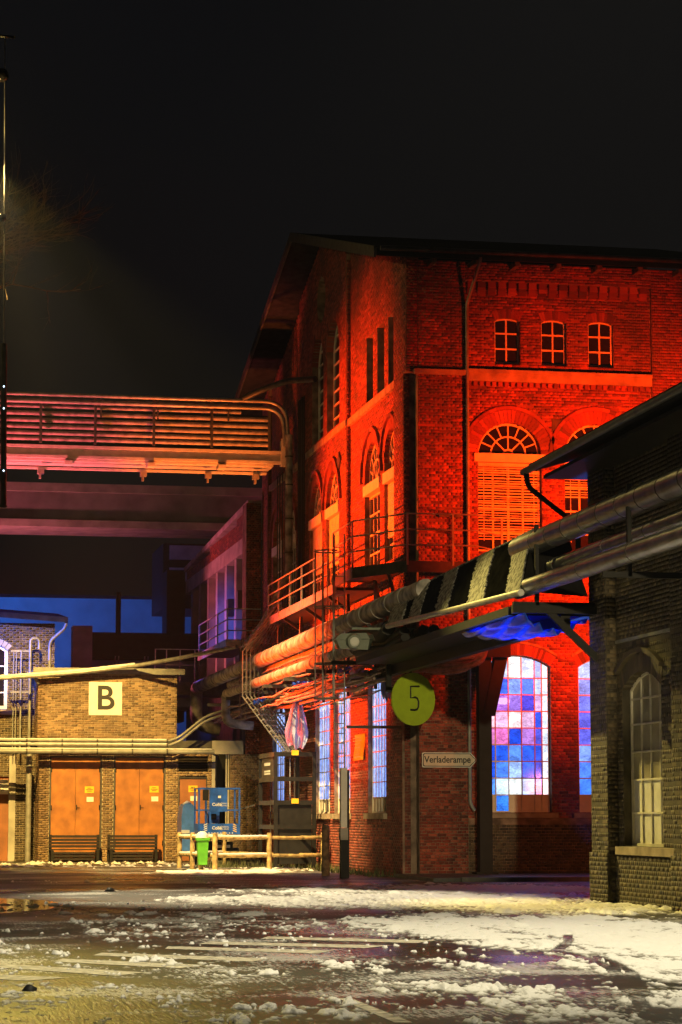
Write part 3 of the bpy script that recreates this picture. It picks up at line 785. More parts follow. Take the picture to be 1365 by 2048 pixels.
for wi, o in enumerate((up1, up2)):
    fan(hall, FR, o, 11.78, 0.16)
    q = Op(o.s0, o.s1, 9.0, 11.5)
    window(hall, FR, q, 4, [9.0, 9.55, 10.2, 10.85, 11.5], 0.24, 'cream_frame', 0.05, lambda r, k: dg)
    bl = MB(); bl.pbox(FR, o.s0 + 0.03, o.s1 - 0.03, 11.40, 11.5, -0.17, -0.05)
    for x in (o.s0 + 0.2, o.c, o.s1 - 0.2): bl.pbox(FR, x - 0.008, x + 0.008, 9.3, 11.4, -0.125, -0.115)
    bl = bl.build('blind', 'cream_frame', hall)
    z = 11.36; end = 9.32 if wi == 0 else 10.55; k = 0
    R5 = random.Random(3 + wi)
    while z > end:
        tl = R5.uniform(-0.012, 0.012); tw = R5.choice([0.02, 0.028, 0.034, 0.036])
        a, b = o.s0 + 0.035, o.s1 - 0.035
        MB().hexa([FR.p(a, z - tw / 2 + tl, -0.115), FR.p(b, z - tw / 2 - tl, -0.115), FR.p(b, z - tw / 2 - tl + 0.008, -0.16), FR.p(a, z - tw / 2 + tl + 0.008, -0.16),
                   FR.p(a, z + tw / 2 + tl, -0.10), FR.p(b, z + tw / 2 - tl, -0.10), FR.p(b, z + tw / 2 - tl + 0.004, -0.15), FR.p(a, z + tw / 2 + tl + 0.004, -0.15)]).build('slat', 'cream_frame', bl)
        z -= R5.choice([0.06, 0.065, 0.07, 0.085]); k += 1
# lit ground floor windows on the front
GRID = [
 ['aabff3', 'c6d4ff', 'ffffff', 'd2dcff', '9aa6ee'], ['5f86e6', '2f62ea', '7a9cf2', '4a74ee', 'b9c9fb'], ['f0b6cf', 'a565cf', '8d6ad0', '4340c4', 'd9a9e4'],
 ['e9b3c4', 'eeb2de', 'ffe6ea', 'dcaedb', '1f4cd2'], ['c06aa8', 'e070be', '0a45cf', 'a872cc', '4650d0'], ['0b45d8', '1555e4', '4f84ea', '1a58e6', '1750dc'],
 ['0f4ad8', '3f78ea', '90b4f4', '1b5cec', '124ede'], ['4a86ec', 'c2deff', 'f2ffff', 'a0c8fa', '2f70ea']]
def hexc(h): return tuple(int(h[i:i + 2], 16) / 255 for i in (0, 2, 4))
def front_cols(r, k):
    row = 8 - r           # zrows run upward
    if row == 8:
        if k == 1: return ('glow', (*lin(hexc('2a78f0')), 1))
        return ('sign_beige', None)
    if k == 5: return ('glow', (*lin(hexc('dce8ff')), 1))
    return ('glow', (*lin(hexc(GRID[row][min(k, 4)])), 1))
zr = [1.75, 2.24] + [2.24 + 0.462 * i for i in range(1, 9)]; zr[-1] = 6.12
x0, x1 = lo1.s0 + 0.05, lo1.s1 - 0.05; cw = (x1 - x0) / 5
window(hall, FR, lo1, [x0 + cw * i for i in range(5)] + [x0 + cw * 4.55, x1], zr, 0.14, 'sign_beige', 0.032, front_cols, fr=0.05)
BL2 = ['b5c3f5', '8c94ea', '6a74e4', '5a60e0', '5c62e2', '6f8eea', '4676e8', '3e78ee']
window(hall, FR, lo2, 5, zr, 0.14, 'sign_beige', 0.032, lambda r, k: ('sign_beige', None) if r == 0 else ('glow', (*lin(hexc(BL2[8 - r])), 1)), fr=0.05)
hl = MB(); hl.tube([(17.0, 66.75, 4.86), (17.12, 66.75, 4.86), (17.3, 66.75, 4.86), (17.42, 66.75, 4.84)], [0.03, 0.09, 0.1, 0.04], 10)
hl = hl.build('stage_lamp', 'hot'); tag(hl, 'glowing pink stage lamp seen through the panes of the lit front window', 'lamp')
# lit windows on the yard side, ground floor
zg = [1.75, 2.2] + [2.2 + 0.444 * i for i in range(1, 9)]; zg[-1] = 5.75
def gcol(j):
    def f(r, k):
        if r == 0: return ('curtain', None)
        t = (k * 0.37 + j * 0.21) % 1
        c = (0.10 + 0.12 * t + 0.02 * r, 0.24 + 0.10 * t + 0.02 * r, 0.85)
        return ('glow', (c[0], c[1], c[2], 1))
    return f
for j, o in enumerate(gl): window(hall, GC, o, 6, zg, 0.13, 'cream_frame', 0.03, gcol(j), fr=0.05)
for o in gu:
    pl = GA if 74 < o.s0 < 83 else GB
    fan(hall, pl, o, 11.64, 0.13)
    q = Op(o.s0, o.s1, 9.0, 11.28)
    window(hall, pl, q, 4, [9.0, 9.5, 10.1, 10.7, 11.28], 0.15, 'cream_frame', 0.05, lambda r, k: dg)
for o in (gu[0], gu[2], gu[3]):          # closed orange roller blinds on some of them
    pl = GA if 74 < o.s0 < 83 else GB
    b = MB(); n = 24
    for i in range(n):
        za = 9.7 + (11.28 - 9.7) * i / n; b.pbox(pl, o.s0 + 0.03, o.s1 - 0.03, za + 0.008, za + (11.28 - 9.7) / n - 0.004, -0.12, -0.09)
    b.pbox(pl, o.s0 + 0.03, o.s1 - 0.03, 9.7, 11.28, -0.13, -0.12)
    o2 = b.build('blind', 'cream_frame', hall); o2['kind'] = 'stuff'
for o in tall:
    window(hall, GA, o, 2, [14.15 + 0.45 * i for i in range(8)] + [17.75], 0.22, 'white_paint', 0.05, lambda r, k: dg)
# roof
rf = MB()
for y0, y1, z0, z1 in ((65.2, RIDGE_Y, EAVE_Z, RIDGE_Z), (2 * RIDGE_Y - 65.2, RIDGE_Y, EAVE_Z, RIDGE_Z)):
    a, b = (13.3, y0), (26, y1); t = 0.22
    rf.hexa([(13.3, y0, z0 - t), (26, y0, z0 - t), (26, y1, z1 - t), (13.3, y1, z1 - t), (13.3, y0, z0), (26, y0, z0), (26, y1, z1), (13.3, y1, z1)])
roof = rf.build('roof', 'roof', hall)
ra = MB()
for k in range(9):
    x = 14.9 + k * 1.2; ra.box(x, x + 0.14, 65.25, 65.86, EAVE_Z - 0.36, EAVE_Z - 0.23)
ra.build('rafter_ends', 'wood_post', roof, kind='stuff')
MB().box(13.3, 26, 65.13, 65.195, EAVE_Z - 0.26, EAVE_Z - 0.02).build('eaves_board', 'black_steel', roof)
gt = MB(); gt.tube([(13.4, 65.06, EAVE_Z - 0.06), (26, 65.06, EAVE_Z - 0.06)], 0.075, 8); gt.build('gutter', 'dark_steel', roof)
vb = MB()
for y0, z0 in ((65.2, EAVE_Z), (2 * RIDGE_Y - 65.2, EAVE_Z)):
    vb.hexa([(13.24, y0, z0 - 0.3), (13.3, y0, z0 - 0.3), (13.3, RIDGE_Y, RIDGE_Z - 0.3), (13.24, RIDGE_Y, RIDGE_Z - 0.3), (13.24, y0, z0 + 0.02), (13.3, y0, z0 + 0.02), (13.3, RIDGE_Y, RIDGE_Z + 0.02), (13.24, RIDGE_Y, RIDGE_Z + 0.02)])
vb.build('verge_board', 'dark_steel', roof)
# rain pipe on the front
dp = MB(); dp.tube(fillet([(16.25, 65.06, 17.15), (16.22, 65.1, 16.95), (16.02, 65.74, 15.95), (16.02, 65.76, 15.7), (16.02, 65.76, 2.0), (16.14, 65.72, 1.8)], 0.12), 0.05, 10)
dp.build('downpipe', 'zinc', hall)
db = MB()
for z in (3, 5.2, 7.4, 10, 12.5, 15): db.tube([(16.02, 65.76, z), (16.02, 65.76, z + 0.05)], 0.065, 10)
db.build('pipe_clips', 'zinc', hall, kind='stuff')
MB().pbox(FP, 15.2, 15.8, 9.9, 9.98, 0.002, 0.12).build('cable_shelf', 'dark_steel', hall)

# ------------------------------------------------------------------ annex behind the hall
an = thing('annex_building', 'lower brick annex with pale concrete columns behind the red hall', 'building', (13.9, 92.1, 0))
AN = Pl('G', 13.9); BA = Bricks(); am = MB()
def anx(z): return (92.3, 92.3 + 1)
def azt(y): return 13.75 - (y - 92) * 0.07
BA.wall(am, AN, 93.3, 96, 12.45, 13.5, (), bond='stretch')
BA.wall(am, AN, 96, 104, 12.45, 13.17, (), bond='stretch'); BA.wall(am, AN, 104, 112, 12.45, 12.9, (), bond='stretch')
BA.wall(am, Pl('F', 92.2), 13.72, 14.3, 0.1, 13.6, (), thick=1.0)
BA.wall(am, AN, 92.2, 93.3, 4.5, 13.6, (), bond='stretch', thick=0.15)
aw = am.build('annex_wall', 'mortar', an); BA.build(aw, 'brick')
MB().pbox(AN, 93.3, 112, 11.85, 12.45, -0.5, 0.06).build('beam', 'concrete', an)
cp = MB(); cp.hexa([(13.78, 92.2, 13.5), (14.3, 92.2, 13.5), (14.3, 112, 12.9), (13.78, 112, 12.9), (13.78, 92.2, 13.72), (14.3, 92.2, 13.72), (14.3, 112, 13.1), (13.78, 112, 13.1)]); cp.build('coping', 'concrete', an)
for k in range(7):
    y = 93.3 + k * 2.75
    MB().pbox(AN, y, y + 0.55, 7.6, 11.85, -0.5, 0.0).build('column', 'concrete', an)
    MB().pbox(AN, y + 0.55, y + 2.75, 7.6, 11.85, -0.5, -0.3).build('infill_panel', 'dim_wall', an)
MB().pbox(AN, 92.3, 112, 4.4, 7.6, -0.5, -0.02).build('lower_wall', 'mortar_r', an)
for y, z in ((93.9, 9.7), (96.6, 9.6)): MB().pbox(AN, y, y + 0.5, z, z + 0.7, 0.0, 0.25).build('switch_box', 'dark_steel', an)
# gate opening and pier below the annex
lk = thing('gate_block', 'low brick gate block with concrete jamb and dark doorway between switch house and hall', 'gateway', (13.2, 92, 0))
BL = Bricks(); lm = MB()
BL.wall(lm, Pl('F', 92.0), 13.12, 13.75, 0.05, 4.0, (), thick=0.6); BL.wall(lm, Pl('F', 92.05), 13.75, 14.24, 0.05, 4.0, (), thick=0.5)
lw = lm.build('pier', 'mortar_b', lk); BL.build(lw, 'brick_b')
MB().box(12.42, 13.6, 91.9, 92.6, 4.0, 4.5).build('lintel', 'concrete', lk)
MB().hexa([(12.42, 92.0, 0), (12.55, 92.0, 0), (13.0, 94.4, 0), (12.85, 94.4, 0), (12.42, 92.0, 4.0), (12.55, 92.0, 4.0), (13.0, 94.4, 4.0), (12.85, 94.4, 4.0)]).build('jamb', 'concrete', lk)
MB().box(12.5, 14.3, 94.4, 94.6, 0, 4.4).build('dark_door', 'black_steel', lk)
for x in (12.98, 13.06): MB().box(x, x + 0.04, 92.2, 92.3, 0, 4.0).build('bar', 'cream_frame', lk)

# ------------------------------------------------------------------ switch house with the big B
sb = thing('switch_house', 'tan brick switch house with two orange double doors and a B sign', 'building', (9, 92, 0))
FB = Pl('F', 92.0); BB = Bricks(); bm = MB()
d1, d2, d3, lv = Op(6.34, 8.29, -0.1, 3.91), Op(8.73, 10.67, -0.1, 3.91), Op(11.16, 12.25, -0.1, 3.13), Op(11.15, 12.28, 3.3, 3.88)
BB.wall(bm, FB, 5.95, 12.42, 0.0, 4.0, [d1, d2, d3, lv], thick=0.3, bond='stretch')
BB.wall(bm, FB, 5.86, 11.08, 4.5, 7.0, (), thick=0.3, bond='stretch')
BB.wall(bm, Pl('G', 5.86), 92.0, 96, 4.5, 7.0, (), thick=0.28, bond='stretch')
BB.wall(bm, Pl('G', 5.95), 92.0, 96, 0, 4.0, (), thick=0.28, bond='stretch')
bm.box(6.2, 12.4, 92.5, 92.7, 0, 4.0); bm.box(11.0, 11.08, 92.4, 97, 4.5, 7.0)
bw = bm.build('front_wall', 'mortar_b', sb)
BB.build(bw, 'brick_b', 300, lambda q: q[0] and q[4] > 4.4)
MB().pbox(FB, 5.9, 12.42, 4.0, 4.5, -0.35, -0.04).build('ring_beam', 'dark_steel', sb)
cpg = MB(); cpg.box(5.7, 11.3, 91.8, 97, 7.0, 7.14); cpg.box(5.66, 11.34, 91.74, 91.84, 6.96, 7.18); cpg.build('roof_edge', 'zinc', sb)
gx = MB(); gx.tube([(5.65, 91.7, 7.0), (5.75, 91.75, 6.75), (5.86, 91.9, 6.6)], 0.07, 8); gx.build('gutter_spout', 'zinc', sb)
for dop in (d1, d2):
    f = MB(); f.pbox(FB, dop.s0, dop.s0 + 0.06, 0.02, 3.91, -0.14, 0.02); f.pbox(FB, dop.s1 - 0.06, dop.s1, 0.02, 3.91, -0.14, 0.02); f.pbox(FB, dop.s0 + 0.06, dop.s1 - 0.06, 3.85, 3.91, -0.14, 0.02)
    f = f.build('door_frame', 'dark_steel', sb)
    for a, b in ((dop.s0 + 0.07, dop.c - 0.006), (dop.c + 0.006, dop.s1 - 0.07)):
        lf = MB().pbox(FB, a, b, 0.02, 3.62 + 0.22, -0.12, -0.05).build('door_leaf', 'orange_door', sb)
        for hz_ in (0.6, 1.9, 3.3):
            hx = a + 0.012 if a == dop.s0 + 0.07 else b - 0.012
            q = MB(); q.tube([FB.p(hx, hz_, -0.035), FB.p(hx, hz_ + 0.18, -0.035)], 0.022, 6); q.build('hinge', 'black_steel', lf)
        if b == dop.s1 - 0.07:
            n = MB(); n.pbox(FB, a + 0.02, a + 0.06, 1.9, 2.1, -0.05, -0.03); n.tube([FB.p(a + 0.04, 2.0, -0.03), FB.p(a + 0.04, 2.0, 0.02), FB.p(a + 0.15, 2.0, 0.02)], 0.012, 6); n.build('handle', 'black_steel', lf)
for a in (11.2,):
    MB().pbox(FB, 11.2, 12.21, 0.02, 3.09, -0.12, -0.05).build('door_leaf', 'rust_door', sb)
    f = MB(); f.pbox(FB, 11.16, 11.2, 0, 3.13, -0.14, 0.01); f.pbox(FB, 12.21, 12.25, 0, 3.13, -0.14, 0.01); f.pbox(FB, 11.2, 12.21, 3.09, 3.13, -0.14, 0.01); f.build('door_frame', 'dark_steel', sb)
lo = MB(); lo.pbox(FB, 11.15, 12.28, 3.3, 3.88, -0.25, -0.2); lo = lo.build('louvre', 'black_steel', sb)
for k in range(6):
    z = 3.32 + k * 0.092
    MB().hexa([FB.p(11.17, z, -0.02), FB.p(12.26, z, -0.02), FB.p(12.26, z + 0.06, -0.14), FB.p(11.17, z + 0.06, -0.14), FB.p(11.17, z + 0.02, -0.015), FB.p(12.26, z + 0.02, -0.015), FB.p(12.26, z + 0.08, -0.135), FB.p(11.17, z + 0.08, -0.135)]).build('slat', 'wood_dark', lo)
# notices on the doors
def notice(x, z, label, label2):
    n = thing('warning_notice', label, 'notice', (x, 91.99, z), 'warning notices on the orange doors')
    MB().pbox(FB, x - 0.17, x + 0.17, z - 0.12, z + 0.12, -0.046, -0.04).build('plate', 'yellow_tag', n)
    for dz, w in ((0.055, 0.14), (0.0, 0.26), (-0.055, 0.17)): MB().pbox(FB, x - w / 2, x + w / 2, z + dz - 0.012, z + dz + 0.012, -0.039, -0.036).build('print_line', 'ink', n)
    q = MB().pbox(FB, x - 0.1, x + 0.16, z - 0.45, z - 0.27, -0.046, -0.04).build('paper_notice', 'white_sign'); tag(q, label2, 'notice')
notice(7.83, 2.66, 'yellow notice on the right leaf of the first orange double door', 'white paper under the yellow notice of the first orange double door')
notice(10.25, 2.68, 'yellow notice on the right leaf of the second orange double door', 'white paper under the yellow notice of the second orange double door')
notice(11.72, 2.70, 'yellow notice on the narrow rust brown door behind the blue lift', 'white paper on the narrow rust brown door behind the blue lift')
bs = thing('letter_sign', 'square white board with a bold black letter B on tan brick', 'sign', (8.38, 91.97, 6.05))
MB().pbox(FB, 7.76, 9.0, 5.43, 6.67, 0.02, 0.05).build('board', 'white_sign', bs)
text('B', 1.27, (8.375, 91.945, 6.035), 'ink', bs, offset=0.018, ext=0.006)
ORD = ['first', 'second', 'third', 'fourth', 'fifth', 'sixth', 'seventh', 'eighth', 'ninth']
# benches in front of the doors
def bench(x0, x1, y, label):
    t = thing('bench', label, 'bench', ((x0 + x1) / 2, y, 0), 'benches below the orange doors')
    for x in (x0 + 0.05, x1 - 0.15): MB().box(x, x + 0.1, y - 0.25, y + 0.3, 0, 0.43).build('leg', 'black_steel', t)
    for x in (x0 + 0.0, x1 - 0.1): MB().box(x, x + 0.1, y + 0.31, y + 0.39, 0, 1.0).build('back_post', 'black_steel', t)
    for k in range(4): MB().box(x0, x1, y - 0.25 + k * 0.14, y - 0.13 + k * 0.14, 0.44, 0.48).build('seat_slat', 'wood_dark', t)
    for k in range(4): MB().box(x0, x1, y + 0.26, y + 0.30, 0.53 + k * 0.12, 0.62 + k * 0.12).build('back_slat', 'wood_dark', t)
    for k in range(3): MB().box(x0 + 0.1, x1 - 0.2, y - 0.2, y - 0.17, 0.08 + k * 0.11, 0.15 + k * 0.11).build('front_slat', 'wood_dark', t)
    return t
bench(6.3, 8.15, 90.9, 'dark slatted bench in front of the first orange double door')
bench(8.45, 10.3, 90.9, 'dark slatted bench in front of the second orange double door')

# ------------------------------------------------------------------ brick house at the left
lh = thing('brick_house', 'brown brick house with white sash window and blue tinted roof left of the B wall', 'house', (4.0, 94, 0))
FL = Pl('F', 94.0); BLH = Bricks(); hm = MB()
w1 = Op(3.6, 4.83, 5.72, 8.2, 0.25)
BLH.wall(hm, FL, 2.0, 6.6, 4.6, 9.0, [w1], thick=0.3, bond='stretch')
BLH.wall(hm, FL, 2.0, 6.2, 0.0, 4.0, [Op(2.5, 4.95, 0, 3.2)], thick=0.3, bond='stretch')
BLH.wall(hm, Pl('G', 2.0), 94, 99, 0, 9, (), thick=0.28, bond='stretch')
hw = hm.build('house_wall', 'mortar_b', lh); BLH.build(hw, 'brick_r', 300, lambda q: q[0] and q[2] > 4.0)
MB().pbox(FL, 2.0, 6.5, 4.0, 4.6, -0.4, -0.28).build('dark_band', 'black_steel', lh)
MB().pbox(FL, 2.5, 4.95, 0, 3.2, -0.2, -0.12).build('gate_panel', 'rust_door', lh)
MB().pbox(FL, 4.95, 5.2, 0, 3.95, 0.002, 0.08).build('door_post', 'concrete', lh)
window(lh, FL, w1, 2, [5.72, 6.35, 6.9, 7.35, 8.2], 0.08, 'white_paint', 0.05, lambda r, k: dg, fr=0.12)
arch_ring(FL, w1, 0.24, 'concrete', lh, depth=0.05, n=9)
MB().pbox(FL, 3.4, 5.1, 5.5, 5.68, -0.1, 0.1).build('window_sill', 'stone', lh)
hr = MB(); hr.hexa([(1.5, 93.4, 9.35), (7.05, 93.4, 9.0), (7.05, 99, 9.6), (1.5, 99, 9.95), (1.5, 93.4, 9.55), (7.05, 93.4, 9.2), (7.05, 99, 9.8), (1.5, 99, 10.15)])
hr.build('roof', 'roof', lh)
dpl = MB(); dpl.tube(fillet([(7.0, 93.5, 9.0), (6.95, 93.6, 8.8), (6.4, 93.8, 8.3), (6.4, 93.85, 7.2)], 0.2), 0.06, 8); dpl.build('downpipe', 'zinc', lh)
ts = thing('white_sign', 'white sign with two lines of print on the brown gate at the left', 'sign', (4.6, 93.8, 2.7))
MB().box(3.3, 4.92, 93.72, 93.76, 2.5, 3.05).build('board', 'white_sign', ts)
text('Technikum', 0.16, (4.2, 93.71, 2.88), 'ink', ts, ext=0.003)
text('Waschmaschinen', 0.155, (4.2, 93.71, 2.66), 'ink', ts, ext=0.003)
# steam pipes standing in front of it
vp = thing('swan_neck_pipe', 'thin pale vent pipe with curved top in front of brick house', 'pipe', (5.7, 92.6, 0))
m_ = MB(); m_.tube(fillet([(5.62, 93.0, 0.0), (5.62, 93.0, 8.35), (5.95, 93.0, 8.35), (5.95, 93.0, 7.95)], 0.2, 6), 0.055, 8); m_.build('tube', 'zinc', vp)
for i, (x, r) in enumerate(((5.02, 0.022), (5.12, 0.022), (5.3, 0.04))):
    q = MB(); q.tube([(x, 93.3, 4.0), (x, 93.3, 7.9)], r, 6); q = q.build('conduit', 'zinc')
    tag(q, ['thinnest of the pale conduits left of the B wall, nearest the white window', 'thin pale conduit between two others left of the B wall', 'thickest pale conduit beside the swan neck pipe'][i], 'pipe', 'conduits on the brick house')
for z in (7.85, 6.3): MB().box(4.9, 5.6, 93.28, 93.34, z, z + 0.065).build('bracket', 'zinc', vp)
rp = MB(); rp.tube([(5.6, 92.4, 0), (5.6, 92.4, 4.1)], 0.11, 10); rp = rp.build('rain_pipe', 'zinc'); tag(rp, 'fat grey rain pipe at the left corner of the switch house', 'pipe')
# pipes running along the facades
for i, (z, r, x0, x1, mm, lb) in enumerate(((4.46, 0.05, -2, 10.7, 'zinc', 'upper thin snow topped pipe crossing below the B wall'), (4.30, 0.05, -2, 10.7, 'zinc', 'lower thin pipe crossing below the B wall'), (4.06, 0.10, -2, 12.4, 'zinc', 'thick pipe running just above the orange doors'))):
    q = MB(); q.tube([(x0, 91.2, z), (5.9, 91.2, z), (x1, 91.2, z)], r, 8)
    if i < 2: q.tube(fillet([(x1, 91.2, z), (x1 + 0.4, 91.2, z + 0.15), (x1 + 1.3, 91.0, z + 0.9), (x1 + 2.6, 90.5, z + 1.35)], 0.3), r, 8)
    t = thing('wall_pipe', lb, 'pipe', (5.9, 91.2, z)); q.build('tube', mm, t)
    q = MB()
    for k in range(9): q.tube([(0.2 + k * 1.3, 91.2, z), (0.26 + k * 1.3, 91.2, z)], r + 0.015, 8)
    q.build('clamps', 'dark_steel', t, kind='stuff')
    q = MB(); q.box(x0, x1 - 0.1, 91.17, 91.23, z + r - 0.01, z + r + 0.022); q.build('snow_line', 'snow', t)
sp = MB(); sp.tube([(3.0, 91.3, 6.62), (5.9, 91.5, 6.86), (7.4, 91.5, 7.0), (9.4, 91.3, 7.25), (10.8, 90, 7.45), (12.7, 87.5, 7.75)], 0.075, 8)
spt = thing('sagging_pipe', 'snow topped pale pipe rising from the left across the roof edge of the B wall', 'pipe', (7, 89, 6.9)); sp.build('tube', 'galv', spt)
sn_ = MB(); sn_.tube([(3.0, 91.3, 6.69), (5.9, 91.5, 6.93), (7.4, 91.5, 7.07), (9.4, 91.3, 7.32)], [0.06, 0.07, 0.065, 0.05], 6); sn_.build('snow_cap', 'snow', spt)
for k in range(4):
    q = MB(); q.box(9.3 + k * 0.5 - 2.0 * (k > 1), 9.34 + k * 0.5 - 2.0 * (k > 1), 96, 96.04, 7.1, 8.5)

# ------------------------------------------------------------------ far background
bw2 = thing('far_hall', 'pale rendered hall lit blue behind the brick house', 'building', (8, 125, 0))
MB().box(-20, 16.3, 125, 140, 0, 12.75).build('wall', 'blue_wall', bw2)
MB().box(-20, 16.4, 124.8, 140, 12.75, 12.9).build('roof_edge', 'roof', bw2)
ch = thing('chimney_pipe', 'thin black flue pipe standing before the blue lit hall', 'chimney', (10.9, 112, 7))
q = MB(); q.tube([(10.75, 112, 7), (10.75, 112, 11.9)], 0.12, 8); q.build('flue', 'black_steel', ch); MB().box(10.5, 11.0, 111.8, 112.2, 9.55, 9.7).build('collar', 'black_steel', ch)
fr_ = thing('flat_roof_shed', 'dark flat roofed shed on the roof behind the B wall', 'shed', (11, 108, 6))
MB().box(9.2, 14.0, 108, 116, 8.6, 9.75).build('fascia', 'black_steel', fr_); MB().box(9.0, 14.0, 108.4, 115, 6.5, 8.55).build('wall', 'blue_wall', fr_)
MB().box(8.3, 9.15, 107, 108, 6.5, 9.95).build('side_block', 'concrete', fr_)
for x in (10.1, 10.25, 11.4, 11.55): MB().bar((x, 107.9, 7.0), (x + 0.15, 107.9, 8.7), 0.05).build('strut', 'zinc', fr_)
hv = thing('roof_plant', 'dark roof plant block with two pale panels beyond the annex', 'roof unit', (15, 120, 10))
MB().box(13.6, 16.6, 119, 124, 11.8, 15.0).build('casing', 'black_steel', hv)
for z in (14.2, 13.1): MB().box(13.9, 16.0, 118.9, 118.99, z, z + 0.7).build('panel', 'concrete', hv)
dk = thing('dark_lift_tower', 'black narrow tower block standing between the blue wall and annex', 'tower', (13.2, 113, 0))
MB().box(13.0, 13.85, 112.2, 114, 6, 13.0).build('shaft', 'black_steel', dk)
rr = thing('roof_railing', 'thin steel railing on the roof behind the elbow pipe', 'railing', (12.5, 98, 7))
for x in (10.9, 11.35, 11.9, 12.5): MB().box(x, x + 0.04, 98, 98.04, 7.0, 8.35).build('post', 'galv', rr)
for z in (7.7, 8.33): MB().box(10.9, 12.9, 97.98, 98.02, z, z + 0.035).build('rail', 'galv', rr)
MB().box(10.9, 13.8, 97.5, 100, 6.5, 7.0).build('deck', 'dark_steel', rr)
cb = thing('covered_bridge', 'dim covered conveyor bridge crossing low behind the pipe bridge', 'bridge', (5, 105, 14))
MB().box(-14, 17.5, 105, 108, 14.35, 15.55).build('casing', 'dim_wall', cb); MB().box(-14, 17.5, 104.85, 108.1, 15.55, 15.92).build('roof_strip', 'concrete', cb); MB().box(-14, 17.5, 104.8, 108.1, 14.02, 14.33).build('floor_beam', 'concrete', cb)

# ------------------------------------------------------------------ pipe bridge
pb = thing('pipe_bridge', 'steel pipe bridge with bundled horizontal pipes running into the red gable', 'bridge', (5, 85, 14))
b = MB(); b.box(-14, 13.85, 84.8, 85.0, 14.42, 14.52); b.box(-14, 13.85, 84.92, 84.96, 14.16, 14.42); b.box(-14, 13.85, 84.8, 85.0, 14.06, 14.16); b.build('main_girder', 'paint_pale', pb)
MB().box(-14, 13.6, 84.95, 86.2, 13.98, 14.05).build('walk_plate', 'paint_pale', pb)
MB().box(-14, 13.4, 85.2, 85.35, 13.72, 13.80).build('lower_rail', 'paint_pale', pb)
b = MB(); b.box(13.85, 14.25, 84.7, 84.78, 14.0, 14.95); b.box(13.85, 14.25, 84.78, 85.1, 14.0, 14.06); b.box(13.85, 14.25, 84.78, 85.1, 14.45, 14.5); b.box(13.85, 13.9, 84.78, 85.1, 14.06, 14.9); b.build('end_bracket', 'paint_pale', pb)
for k, z in enumerate((16.10, 15.86, 15.62, 15.38, 15.16, 14.94, 14.74)):
    q = MB(); q.tube([(-14, 84.75 + 0.02 * k, z), (12.4 + (1.0 if k > 1 else 0), 84.75 + 0.02 * k, z)], 0.085 if k > 1 else 0.065, 8); q.build('pipe', 'bridge_pipe', pb)
for x in (3.2, 5.3, 7.2, 9.25, 11.3, 13.35):
    MB().box(x, x + 0.09, 84.55, 84.64, 14.55, 16.3).build('post', 'dark_steel', pb)
for x in (7.2 + 0.2, 9.4, 11.9): MB().box(x, x + 0.06, 84.56, 84.62, 15.5, 16.25).build('short_post', 'dark_steel', pb)
MB().box(-14, 13.5, 85.6, 85.65, 14.6, 15.9).build('back_screen', 'black_steel', pb)
for x in (5.3, 8.9, 11.2, 12.9):
    q = MB(); q.box(x, x + 0.22, 85.1, 85.4, 13.55, 13.72); q.box(x + 0.05, x + 0.12, 85.1, 85.3, 13.38, 13.55); q.build('hanger', 'galv', pb)
for x in (6.2, 9.1, 11.6): MB().box(x, x + 0.28, 84.7, 85.3, 13.84, 13.97).build('cross_tie', 'paint_pale', pb)
# two curved conduits coming off the bridge and the big vertical pipe
for i, (dz, dx, lb) in enumerate(((0.0, 0.0, 'outer curved orange conduit bending down from the pipe bridge'), (-0.24, -0.12, 'inner curved orange conduit bending down from the pipe bridge'))):
    q = MB(); q.tube(fillet([(-14, 84.4, 16.22 + dz), (13.95 + dx, 84.4, 16.22 + dz), (14.02 + dx, 84.2, 14.6)], 1.15 + dz * 0.6, 12), 0.075, 10)
    q = q.build('conduit', 'galv'); tag(q, lb, 'pipe')
vpip = thing('riser_pipe', 'tall pale orange riser pipe on the gable below the pipe bridge', 'pipe', (14.0, 83.6, 8))
q = MB(); q.tube(fillet([(14.02, 84.1, 15.0), (14.02, 84.1, 10.1), (13.5, 83.4, 9.2), (12.75, 82.3, 8.0), (12.55, 82.0, 7.4), (12.75, 81.5, 6.3)], 0.35, 5), 0.13, 12); q.build('tube', 'pipe_far', vpip)
q = MB()
for z in (10.8, 12.0, 13.2, 14.2): q.tube([(14.02, 84.1, z), (14.02, 84.1, z + 0.05)], 0.15, 12)
q.build('bands', 'dark_steel', vpip, kind='stuff')
for i, (y, r, z0) in enumerate(((82.9, 0.03, 8.2), (82.6, 0.045, 8.2), (82.3, 0.03, 8.3), (82.0, 0.05, 8.3), (81.75, 0.03, 8.3), (85.2, 0.02, 8.0), (85.7, 0.02, 8.0), (86.3, 0.02, 8.0), (86.9, 0.025, 8.0), (87.4, 0.02, 8.0))):
    q = MB(); q.tube([(14.15, y, z0), (14.15, y, 16.0 if i < 5 else 14.0)], r, 6); q = q.build('cable_riser', 'black_steel' if i < 5 else 'dark_steel')
    tag(q, (ORD[i] + ' black vertical cable riser to the right of the orange riser pipe') if i < 5 else (ORD[i - 5] + ' thin cable riser to the left of the orange riser pipe'), 'cable', 'black cable risers' if i < 5 else 'thin cable risers')
q = MB(); q.tube(fillet([(12.3, 83.5, 16.15), (12.9, 83.0, 16.4), (13.6, 82.0, 16.55), (14.3, 80.4, 16.35)], 0.4), 0.11, 8); tag(q.build('curved_duct', 'dark_steel'), 'dark curved duct from the bridge end into the tall gable window', 'duct')

